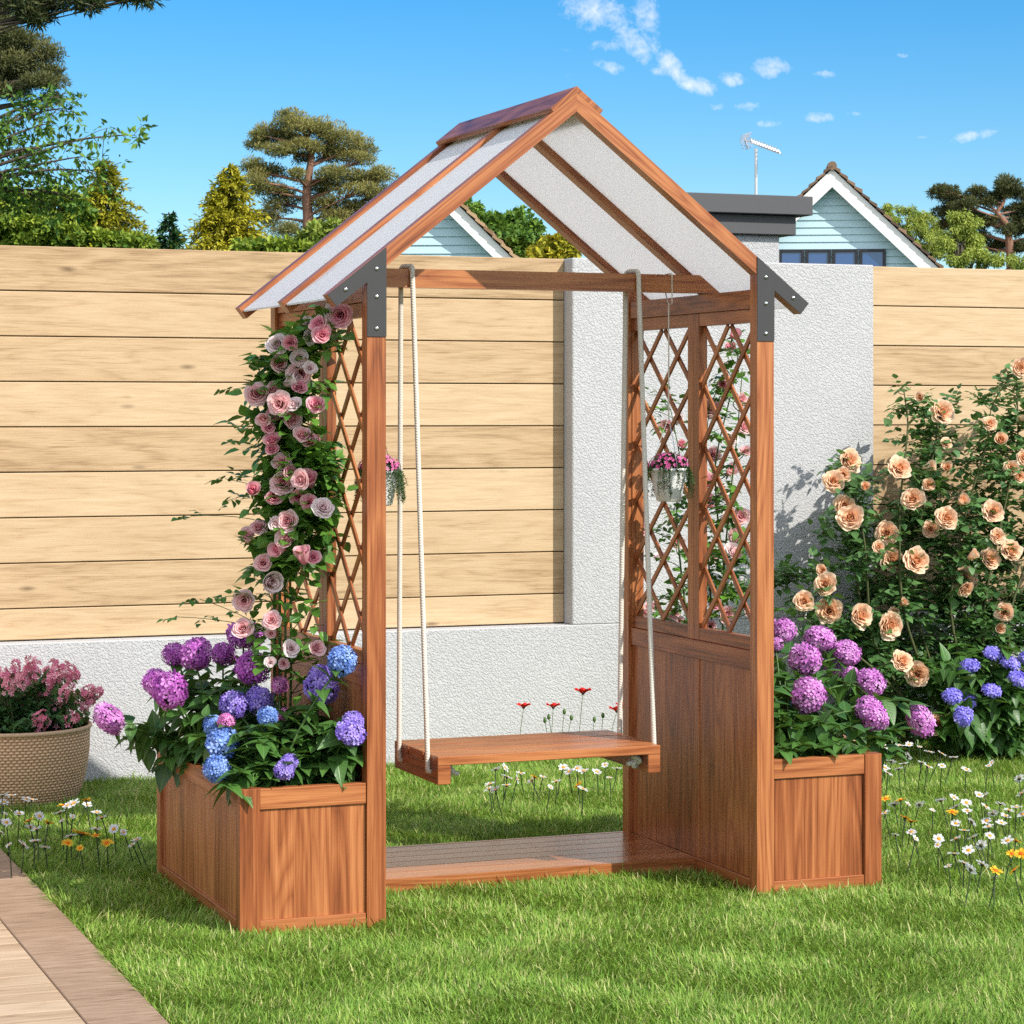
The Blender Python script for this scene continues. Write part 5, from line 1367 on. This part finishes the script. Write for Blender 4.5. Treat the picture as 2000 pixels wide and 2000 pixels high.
def house(label, apex_px, Dp, slope_half, half_w, windows, tiles, barge_w, over, eave_tile, turn):
    A = at_d(apex_px[0], apex_px[1], Dp)               # outer apex of the bargeboard
    root = thing('house', label, 'house', (A[0], A[1], 0))
    x0, y0, z0 = A; k = slope_half
    ze = z0 - k * half_w
    yw = y0 + over                                       # gable wall plane, set back under the roof edge
    rw = Dp * 0
    # weatherboards
    g = G(); z = 2.0; hb = 0.132
    while z < z0 - 0.2:
        w0 = min(half_w - .35, (z0 - .18 - z) / k)
        w1 = min(half_w - .35, (z0 - .18 - z - hb) / k)
        if w1 < .03: break
        V = [(x0 - w0, yw - .022, z), (x0 + w0, yw - .022, z), (x0 + w1, yw, z + hb), (x0 - w1, yw, z + hb), (x0 - w0, yw + .02, z), (x0 + w0, yw + .02, z)]
        g.add(V, [[[0, 1, 2, 3]], [[4, 5, 1, 0]]], None, rng.random()); z += hb
    g.build('gable_boarding', M_SIDE, root)
    g = G(); cbox(g, (x0 - half_w + .35, yw + .02, 0), (x0 + half_w - .35, yw + 8, ze + .2), .01, grain=0)
    prism(g, [(x0 - half_w + .36, ze + .2), (x0 + half_w - .36, ze + .2), (x0, z0 - .35)], yw + .03, yw + 7.9); g.build('wall', M_SIDE, root)
    # bargeboards
    for sg in (-1, 1):
        g = G(); P = [(x0, z0), (x0 + sg * half_w, ze), (x0 + sg * half_w, ze - barge_w), (x0, z0 - barge_w)]
        prism(g, P, y0, y0 + .06, (sg, -k)); g.build('bargeboard', M_WHITE, root)
        g = G(); P = [(x0, z0 - barge_w * .45), (x0 + sg * half_w, ze - barge_w * .45), (x0 + sg * half_w, ze - barge_w * .6), (x0, z0 - barge_w * .6)]
        prism(g, P, y0 + .06, yw - .03, (sg, -k)); g.build('soffit', M_WHITE, root)
    # roof: courses of tiles, each one stepping over the next
    for sg in (-1, 1):
        g = G(); n = int(half_w / .13); 
        for i in range(n + 1):
            xa = i * half_w / n; xb = xa + half_w / n * 1.12
            y = y0 - eave_tile
            while y < yw + 8:
                w = rng.uniform(.16, .24)
                if y > y0 + 1.2: w = 3.4
                j = rng.uniform(0, .03)
                za, zb_ = z0 + .05 - k * xa, z0 + .05 - k * xb + .0
                V = [(x0 + sg * xa, y, za + .01), (x0 + sg * xb, y, zb_ + .055 + j), (x0 + sg * xb, y + w - .01, zb_ + .055 + j), (x0 + sg * xa, y + w - .01, za + .01),
                     (x0 + sg * xa, y, za - .03), (x0 + sg * xb, y, zb_ - .0), (x0 + sg * xb, y + w - .01, zb_), (x0 + sg * xa, y + w - .01, za - .03)]
                g.add(V, [[[0, 1, 2, 3]], [[0, 4, 5, 1]], [[1, 5, 6, 2]], [[2, 6, 7, 3]], [[3, 7, 4, 0]], [[7, 6, 5, 4]]], None, rng.random()); y += w
        g.build('roof', tiles, root)
    g = G(); y = y0 - eave_tile
    while y < yw + 8:
        tube(g, [(x0, y, z0 + .05), (x0, y + .42, z0 + .055)], [.085, .095], 8, rng.random()); y += .40
    g.build('ridge_tiles', tiles, root)
    for (u0, u1, v0, v1) in windows:
        a = np.array([x0 + (u0 - apex_px[0]) * (Dp + over) / F, yw, CZ + (CY - v0) * (Dp + over) / F]); b = np.array([x0 + (u1 - apex_px[0]) * (Dp + over) / F, yw, CZ + (CY - v1) * (Dp + over) / F])
        f = G(); fw = .055
        cbox(f, (a[0], yw - .07, b[2]), (a[0] + fw, yw + .01, a[2]), .004); cbox(f, (b[0] - fw, yw - .07, b[2]), (b[0], yw + .01, a[2]), .004)
        cbox(f, (a[0] + fw, yw - .07, a[2] - fw), (b[0] - fw, yw + .01, a[2]), .004); cbox(f, (a[0] + fw, yw - .07, b[2]), (b[0] - fw, yw + .01, b[2] + fw), .004)
        wo = f.build('window', M_FRAME, root)
        p = G(); cbox(p, (a[0] + fw, yw - .045, b[2] + fw), (b[0] - fw, yw - .035, a[2] - fw), .001); p.build('pane', M_GLASS, wo)
    settle(root); root.rotation_euler = (0, 0, turn); return root
ZH = lambda x, y: (1100 + x / 2.1467, 200 + y / 2.1467)
wins = []
for xa, xb in ((907, 1012), (1018, 1124), (1130, 1236), (1242, 1352)):
    u0, v0 = ZH(xa, 616); u1, _ = ZH(xb, 616); wins.append((u0, u1, v0, v0 + 95))
a = ZH(1128, 278)
house('pale teal boarded house with white bargeboards and a row of dark framed gable windows', a, 45, 0.95, 2.75, wins, M_TILE, .33, .24, .05, -.46)
house('pale teal boarded house with brown shingle roof seen below the arbor roof', (845, 352), 38, 0.98, 2.6, [], M_THATCH, .27, .22, .06, -.41)

# ------------------------------------------------------------------ television aerial on a tall mast
D0 = 42
mb = at_d(1478, 392, D0); mt = at_d(1476.5, 290, D0)
root = thing('tv_aerial', 'silver television aerial with many short elements on a thin mast', 'aerial', (mb[0], mb[1], 0))
M_ALU = simple('aluminium', (0.62, 0.63, 0.65), 0.35, 0.6)
g = G(); tube(g, [(mb[0], mb[1], 0), (mt[0], mt[1], mt[2])], .028, 8); g.build('mast', M_ALU, root)
g = G(); b0, b1 = at_d(1454, 273, D0 + .3), at_d(1519, 298, D0 - .3); tube(g, [b0, b1], .016, 6)
g.build('boom', M_ALU, root)
g = G()
right_ = np.array([CS, -SN, 0]); fw_ = np.array([SN, CS, 0])
for k in range(11):
    p = b0 + (b1 - b0) * (.2 + .8 * k / 10); e = right_ * .09 + fw_ * .2 + np.array([0, 0, -.02]); e2 = np.array([.03, 0, .05])
    tube(g, [p - e + e2, p + e - e2 * 0], .007, 4); tube(g, [p + e2 * 1.0 - right_ * .03, p - e2 * .3 + right_ * .05], .011, 4)
g.build('directors', M_ALU, root)
g = G(); r0 = at_d(1459, 260, D0 + .3); r1 = at_d(1454, 273, D0 + .3); r2 = at_d(1462, 291, D0 + .3)
for a_, b_ in ((r1, r0), (r1, r2)):
    tube(g, [a_, b_], .016, 5)
    for k in range(6):
        p = a_ + (b_ - a_) * (k + .5) / 6; e = right_ * .10 + fw_ * .2 + np.array([0, 0, .05]); tube(g, [p - e, p + e], .008, 4)
g.build('reflector', M_ALU, root)
settle(root)

# ------------------------------------------------------------------ trees
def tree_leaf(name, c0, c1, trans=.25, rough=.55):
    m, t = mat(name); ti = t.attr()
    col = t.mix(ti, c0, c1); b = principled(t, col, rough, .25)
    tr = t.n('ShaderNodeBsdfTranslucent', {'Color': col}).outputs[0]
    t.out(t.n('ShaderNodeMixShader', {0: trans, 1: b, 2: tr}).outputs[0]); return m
def bark(name, c0, c1):
    m, t = mat(name); p = t.n('ShaderNodeTexCoord').outputs['Object']; s = t.n('ShaderNodeMapping', {'Vector': p, 'Scale': (6, 6, 1.5)}).outputs[0]
    nz = t.noise(s, 3, 4, .65); t.out(principled(t, t.mix(nz, c0, c1), .9, .1, bump(t, nz, .8, .05))); return m
M_BARK = bark('grey_bark', (0.05, 0.04, 0.03), (0.17, 0.14, 0.11))
M_RBARK = bark('red_pine_bark', (0.14, 0.065, 0.04), (0.40, 0.23, 0.16))
M_GOLD = tree_leaf('golden_cypress_leaf', (0.12, 0.165, 0.014), (0.56, 0.50, 0.040))
M_DKCON = tree_leaf('dark_conifer_leaf', (0.015, 0.055, 0.018), (0.045, 0.12, 0.028))
M_PINE = tree_leaf('scots_pine_needle', (0.06, 0.10, 0.032), (0.46, 0.40, 0.12))
M_PINED = tree_leaf('dark_pine_needle', (0.024, 0.052, 0.020), (0.19, 0.19, 0.065))
M_GREEN = tree_leaf('green_leaf', (0.03, 0.095, 0.018), (0.19, 0.33, 0.045))
M_LIME = tree_leaf('lime_leaf', (0.13, 0.21, 0.026), (0.46, 0.52, 0.10))
M_HEDGE = tree_leaf('hedge_leaf', (0.06, 0.14, 0.015), (0.38, 0.46, 0.050))
def blob(g, c, r, n, size, T0, Tv=.18, up=0.0, asp=1.0, shell=.45):
    d = rand_dirs(n); p = np.asarray(c) + d * np.asarray(r) * (rng.uniform(shell ** 3, 1, n) ** (1 / 3))[:, None]
    dr = rand_dirs(n) * .8 + d * .6; dr[:, 2] += up
    sz = size * rng.uniform(.6, 1.3, n)
    g.inst(QUAD, frames(dr, up=rand_dirs(n)), p, np.stack([sz * asp, sz, sz], 1), np.clip(T0 + rng.normal(0, Tv, n), 0, 1))
def limb(g, a, b, r0, r1, sag=.1, n=9, wob=.06, sides=6):
    a, b = np.asarray(a, float), np.asarray(b, float); L = np.linalg.norm(b - a)
    P = bez(a, (a + b) / 2 + np.array([0, 0, sag * L]) + rng.normal(0, wob * L, 3), b, n); tube(g, P, np.linspace(r0, r1, n), sides); return P
def tree(name, label, cat, bx, Dp, mat_leaf, mat_bark, fill, group=None):
    """fill(trunk builder, crown builder, base point, to3) ; to3(u, v, off) = world point at the tree's distance"""
    b = at_d(bx, 800, Dp); b[2] = 0
    root = thing(name, label, cat, b.tolist(), group)
    tr, cr = G(), G()
    to3 = lambda u, v, off=0.0: at_d(u, v, Dp + off)
    fill(tr, cr, b, to3)
    for nm, gg, mm, sm in (('trunk', tr, mat_bark, True), ('crown', cr, mat_leaf, False)):
        o = gg.build(nm, mm, root, sm); o.location = -Vector(root.location)
    return root

def conifer_fill(top, r_px, v_base, n_w=34, per=11, size=.13, droop=.35, Tbase=.5, dens=26, ragged=.3):
    def f(tr, cr, b, to3):
        T = to3(*top); ppm = 1.0
        Rm = np.linalg.norm(to3(top[0] + r_px, v_base) - to3(top[0], v_base)); zb = to3(top[0], v_base)[2]
        tube(tr, [b, b * .5 + T * .5, T], [Rm * .13, Rm * .08, .01], 8)
        H_ = T[2] - zb
        zlo = max(0.4, zb - 1.2)
        for i in range(n_w):
            f_ = (i + .5) / n_w; z = T[2] - (T[2] - zlo) * f_ ** .95
            rr = Rm * min(1.25, ((T[2] - z) / H_) ** .82)
            k = max(3, int(per * (.4 + f_)))
            for j in range(k):
                a = rng.uniform(0, 6.28); L = rr * rng.uniform(1 - ragged * 1.3, 1 + ragged * .5) + .05
                o = np.array([b[0] + (T[0] - b[0]) * (z / T[2]), b[1], z])
                d = np.array([math.cos(a), math.sin(a), 0.0]); e = o + d * L + np.array([0, 0, -droop * L * rng.uniform(.3, 1.1)])
                P = bez(o, (o + e) / 2 + np.array([0, 0, .16 * L]), e, 6)
                if j % 2 == 0: tube(tr, P, np.linspace(.022, .006, 6), 4)
                n = int(dens * (.35 + .65 * L / Rm)) + 5
                s = rng.uniform(.25, 1.05, n); pp = np.array([[np.interp(q, np.linspace(0, 1, 6), P[:, c]) for c in range(3)] for q in s])
                pp += rng.normal(0, .045 * (.4 + L), (n, 3)) * np.array([1, 1, .55])
                dr = d * rng.uniform(.3, 1.2, n)[:, None] + rng.normal(0, .55, (n, 3)); dr[:, 2] -= .25
                sz = size * rng.uniform(.6, 1.5, n)
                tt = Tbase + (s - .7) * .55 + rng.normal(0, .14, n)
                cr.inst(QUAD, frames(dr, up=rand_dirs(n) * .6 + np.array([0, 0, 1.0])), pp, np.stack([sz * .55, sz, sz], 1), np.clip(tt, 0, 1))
    return f
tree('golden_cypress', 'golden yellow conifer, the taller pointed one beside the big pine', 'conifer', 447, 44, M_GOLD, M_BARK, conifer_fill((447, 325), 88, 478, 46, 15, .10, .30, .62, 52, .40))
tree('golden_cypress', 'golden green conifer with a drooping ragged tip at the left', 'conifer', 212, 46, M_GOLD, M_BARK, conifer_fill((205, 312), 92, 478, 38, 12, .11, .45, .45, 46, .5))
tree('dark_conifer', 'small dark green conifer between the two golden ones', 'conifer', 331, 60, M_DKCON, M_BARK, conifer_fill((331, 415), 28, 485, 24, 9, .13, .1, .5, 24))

def pads_fill(pads, trunk_pts, r0, limbs_from, size, nmul=1.0, Tup=.75, Tlow=.25, bare=()):
    """pads: (u, v, ru, rv, depth offset) flat cushions of needles"""
    def f(tr, cr, b, to3):
        T = [to3(u, v) for u, v in trunk_pts]; P = [np.array([T[0][0], T[0][1], 0.0])] + T
        tt = np.linspace(0, len(P) - 1, 30); Q = np.array([[np.interp(t, range(len(P)), [p[i] for p in P]) for i in range(3)] for t in tt])
        for _ in range(2): Q[1:-1] = (Q[:-2] + Q[1:-1] * 2 + Q[2:]) / 4
        tube(tr, Q, np.linspace(r0, r0 * .22, 30), 10)
        for (u, v, ru, rv, off) in pads:
            c = to3(u, v, off); k = np.linalg.norm(to3(u + 1, v, off) - to3(u, v, off))
            rx, rz = ru * k, rv * k * 1.05
            # branch from the trunk
            zs = Q[:, 2]; j = np.argmin(np.abs(zs - (c[2] - .35 * abs(np.linalg.norm(c[:2] - Q[-1][:2])))))
            B = limb(tr, Q[j], c - np.array([0, 0, rz * .4]), r0 * .24, min(.015, r0 * .1 + .003), .06, 9, .05)
            nsub = max(4, int(ru * rv / 42))
            for q in range(nsub):
                o = rand_dirs(1)[0] * np.array([rx, rx * .8, rz]) * rng.uniform(.3, 1.15)
                cc = c + o
                limb(tr, B[6], cc, min(.014, r0 * .1 + .004), .004, .05, 5, .04, 4)
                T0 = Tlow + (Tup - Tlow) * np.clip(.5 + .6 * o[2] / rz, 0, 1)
                n = int(rng.uniform(70, 115) * nmul)
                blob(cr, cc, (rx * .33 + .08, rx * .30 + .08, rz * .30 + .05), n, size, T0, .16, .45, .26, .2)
    return f
# scots pine
tp = [(575, 236, 36, 12, 0), (560, 222, 18, 7, .1), (610, 250, 48, 16, -.2), (655, 268, 42, 18, 0), (705, 285, 26, 18, .2), (540, 258, 40, 12, .3), (505, 262, 24, 9, 0), (500, 282, 30, 10, .2), (535, 292, 40, 12, -.3), (640, 300, 55, 14, .4), (695, 312, 32, 14, 0),
      (560, 275, 40, 12, .5), (600, 285, 36, 12, -.4), (490, 325, 30, 12, 0), (520, 335, 34, 14, .4), (500, 352, 34, 13, -.4), (650, 335, 46, 13, -.3), (705, 345, 40, 14, .2), (745, 345, 28, 16, 0), (530, 370, 36, 14, .1), (555, 395, 34, 15, .4), (640, 365, 44, 13, .3), (700, 372, 44, 13, -.2),
      (745, 375, 30, 14, .3), (640, 400, 40, 14, 0), (690, 405, 44, 14, .2), (665, 430, 40, 14, 0), (530, 420, 30, 16, .2), (550, 445, 34, 16, 0), (700, 440, 30, 14, 0), (630, 455, 30, 14, .3), (590, 310, 26, 9, .3), (575, 340, 22, 8, -.6)]
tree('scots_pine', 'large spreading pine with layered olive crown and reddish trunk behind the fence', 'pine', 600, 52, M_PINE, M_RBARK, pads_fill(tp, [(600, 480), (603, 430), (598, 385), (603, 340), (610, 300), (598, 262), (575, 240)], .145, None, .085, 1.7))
# pine at the right
tp = [(1840, 372, 20, 12, 0), (1865, 385, 26, 13, .2), (1905, 378, 18, 10, 0), (1890, 398, 24, 10, -.2), (1960, 362, 24, 13, 0), (1945, 378, 26, 10, .2), (1985, 372, 18, 12, .2), (1930, 395, 18, 8, 0), (1855, 410, 28, 13, .3), (1900, 420, 26, 12, .2), (1885, 445, 26, 14, .3), (1925, 435, 22, 11, .1), (1980, 415, 20, 12, .3),
      (1990, 440, 22, 14, .2), (1865, 440, 22, 14, .5), (1970, 450, 20, 12, 0), (1900, 470, 26, 14, .3), (1990, 480, 20, 14, 0), (1945, 480, 22, 12, .4), (2015, 400, 22, 18, .2), (2030, 450, 26, 20, 0)]
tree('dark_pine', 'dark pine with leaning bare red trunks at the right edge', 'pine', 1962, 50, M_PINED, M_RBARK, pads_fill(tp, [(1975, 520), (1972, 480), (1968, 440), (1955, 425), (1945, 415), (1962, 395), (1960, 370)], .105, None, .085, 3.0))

def broad_fill(cl, size, n, trunk_r, T0=.5, Tv=.22, up=-.2, asp=.8, lim=True, stem_u=None):
    def f(tr, cr, b, to3):
        top = max(cl, key=lambda c: -c[1]); t3 = to3(top[0], top[1])
        P = bez(b, (b + t3) / 2 + rng.normal(0, .1, 3), t3, 10); tube(tr, P, np.linspace(trunk_r, .02, 10), 8)
        for (u, v, ru, rv, off) in cl:
            c = to3(u, v, off); k = np.linalg.norm(to3(u + 1, v, off) - to3(u, v, off)); rx, rz = ru * k, rv * k
            j = np.argmin(np.abs(P[:, 2] - c[2] * .8)); limb(tr, P[j], c, trunk_r * .35, .012, .05, 7, .06, 5)
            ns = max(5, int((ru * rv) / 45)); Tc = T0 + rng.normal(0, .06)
            for q in range(ns):
                o = rand_dirs(1)[0] * rng.uniform(.3, 1.3) * np.array([rx, rx, rz]); cc = c + o
                limb(tr, c, cc, .010, .004, .03, 4, .03, 3)
                s = max(.10, .30 * min(rx, rz) + .05)
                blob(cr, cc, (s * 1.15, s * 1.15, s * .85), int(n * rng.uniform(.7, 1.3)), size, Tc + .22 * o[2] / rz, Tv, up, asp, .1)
    return f
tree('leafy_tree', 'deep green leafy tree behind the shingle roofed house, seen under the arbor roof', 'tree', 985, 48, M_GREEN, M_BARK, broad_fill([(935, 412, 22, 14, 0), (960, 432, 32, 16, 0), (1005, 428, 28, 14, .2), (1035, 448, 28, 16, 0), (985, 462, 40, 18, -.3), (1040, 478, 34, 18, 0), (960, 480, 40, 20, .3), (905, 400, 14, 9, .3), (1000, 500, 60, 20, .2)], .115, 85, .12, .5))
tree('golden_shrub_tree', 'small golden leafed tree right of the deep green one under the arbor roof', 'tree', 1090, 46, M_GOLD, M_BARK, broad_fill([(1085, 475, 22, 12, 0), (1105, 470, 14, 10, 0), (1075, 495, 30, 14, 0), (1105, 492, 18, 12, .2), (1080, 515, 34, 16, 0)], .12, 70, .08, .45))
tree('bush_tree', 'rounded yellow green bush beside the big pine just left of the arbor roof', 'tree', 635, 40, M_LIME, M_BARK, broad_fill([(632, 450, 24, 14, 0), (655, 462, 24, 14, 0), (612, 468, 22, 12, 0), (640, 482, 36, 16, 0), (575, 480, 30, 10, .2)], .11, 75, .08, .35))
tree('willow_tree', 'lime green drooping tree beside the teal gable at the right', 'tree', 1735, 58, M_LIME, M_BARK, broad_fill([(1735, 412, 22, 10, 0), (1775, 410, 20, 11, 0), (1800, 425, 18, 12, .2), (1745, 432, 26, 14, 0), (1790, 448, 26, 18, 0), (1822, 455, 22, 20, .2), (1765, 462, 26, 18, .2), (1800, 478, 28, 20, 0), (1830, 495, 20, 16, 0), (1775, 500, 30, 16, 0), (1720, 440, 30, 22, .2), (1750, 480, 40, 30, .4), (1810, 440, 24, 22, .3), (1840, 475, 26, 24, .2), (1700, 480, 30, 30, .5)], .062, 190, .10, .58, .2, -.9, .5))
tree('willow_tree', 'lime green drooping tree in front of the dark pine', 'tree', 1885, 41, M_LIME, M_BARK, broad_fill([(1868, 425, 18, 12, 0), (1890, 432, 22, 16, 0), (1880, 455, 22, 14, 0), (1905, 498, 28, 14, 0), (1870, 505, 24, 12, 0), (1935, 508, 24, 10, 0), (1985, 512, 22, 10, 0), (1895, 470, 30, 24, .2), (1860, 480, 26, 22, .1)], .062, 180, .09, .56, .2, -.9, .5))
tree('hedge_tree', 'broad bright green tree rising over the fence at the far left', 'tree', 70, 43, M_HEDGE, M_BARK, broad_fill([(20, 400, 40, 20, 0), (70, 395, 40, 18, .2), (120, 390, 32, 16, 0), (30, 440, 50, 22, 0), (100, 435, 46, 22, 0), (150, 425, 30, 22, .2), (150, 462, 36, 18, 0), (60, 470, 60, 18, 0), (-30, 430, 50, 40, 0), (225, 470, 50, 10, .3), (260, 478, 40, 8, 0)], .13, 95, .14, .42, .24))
# near trees whose trunks stand left of the picture
def left_pine(tr, cr, b, to3):
    pads = [(20, 70, 34, 18, 0), (55, 82, 32, 14, .2), (90, 105, 22, 12, 0), (15, 112, 46, 20, .3), (60, 125, 44, 16, 0), (105, 140, 18, 9, 0), (30, 150, 46, 16, .2), (75, 158, 36, 12, -.2), (105, 165, 16, 8, .2), (15, 178, 40, 12, 0), (95, 190, 20, 8, .2), (-40, 110, 50, 50, 0), (-50, 30, 60, 30, 0), (10, 40, 16, 8, 0)]
    pads_fill(pads, [(-110, 480), (-100, 300), (-85, 180), (-60, 60), (-50, -40)], .22, None, .065, 1.6, .95, .30)(tr, cr, b, to3)
tree('overhanging_pine', 'dark pine whose crown enters at the upper left edge', 'pine', -110, 30, M_PINED, M_BARK, left_pine)
def top_branch(tr, cr, b, to3):
    pads = [(20, 4, 30, 8, 0), (50, 15, 26, 9, 0), (75, 28, 18, 9, 0), (68, 40, 9, 5, 0), (95, 12, 26, 7, .1), (140, 2, 36, 6, 0), (172, 10, 18, 5, 0), (40, -14, 50, 8, .2), (250, -8, 30, 5, 0), (280, -4, 16, 3, 0)]
    pads_fill(pads, [(-260, 480), (-250, 300), (-240, 150), (-200, 0), (-150, -60)], .025, None, .085, 1.0, .45, .1)(tr, cr, b, to3)
tree('overhanging_pine', 'dark needled branch tips hanging in at the top left corner', 'pine', -260, 22, M_PINED, M_BARK, top_branch)
def left_branches(tr, cr, b, to3):
    P = [b] + [to3(u, v) for u, v in ((-100, 430), (-90, 330), (-95, 250))]
    tube(tr, P, [.13, .10, .08, .05], 8)
    ends = [((-80, 330), (120, 265), (262, 264)), ((-85, 350), (60, 300), (175, 268)), ((-85, 380), (90, 310), (190, 340)), ((-90, 300), (50, 210), (135, 212)), ((-90, 280), (40, 200), (110, 190)), ((-85, 360), (60, 320), (165, 305)), ((-80, 390), (80, 350), (150, 395)), ((-85, 400), (50, 330), (100, 420)),
            ((-85, 320), (40, 250), (100, 240)), ((-85, 340), (30, 280), (80, 290)), ((-85, 370), (40, 320), (120, 350)), ((-85, 300), (20, 230), (60, 215)), ((-85, 390), (30, 350), (60, 390))]
    for (a, m_, e) in ends:
        off = rng.uniform(-.5, .5); B = bez(to3(*a), to3(*m_, off), to3(*e, off), 16); tube(tr, B, np.linspace(.028, .004, 16), 5)
        for s in range(4, 16):
            for q in range(2):
                if rng.random() < .35: continue
                tip = B[s] + rng.normal(0, .12, 3) + np.array([.06, 0, -.03]); tw = bez(B[s], (B[s] + tip) / 2 + np.array([0, 0, .03]), tip, 4); tube(tr, tw, .004, 3)
                n = rng.integers(5, 12); blob(cr, tip, (.085, .085, .06), n, .085, .45, .25, -.3, .6, .1)
        blob(cr, B[-1], (.10, .08, .06), 12, .10, .55, .25, -.3, .6, .1)
tree('spreading_tree', 'sparse leafy branches reaching in from the left above the golden conifer', 'tree', -110, 26, M_GREEN, M_BARK, left_branches)
# leaves that close the gap low behind the fence
tree('bush_tree', 'low bright green bush just showing over the fence below the big pine', 'tree', 560, 38, M_HEDGE, M_BARK, broad_fill([(545, 484, 30, 10, 0), (590, 486, 30, 9, 0), (500, 484, 30, 9, 0)], .11, 60, .07, .45))
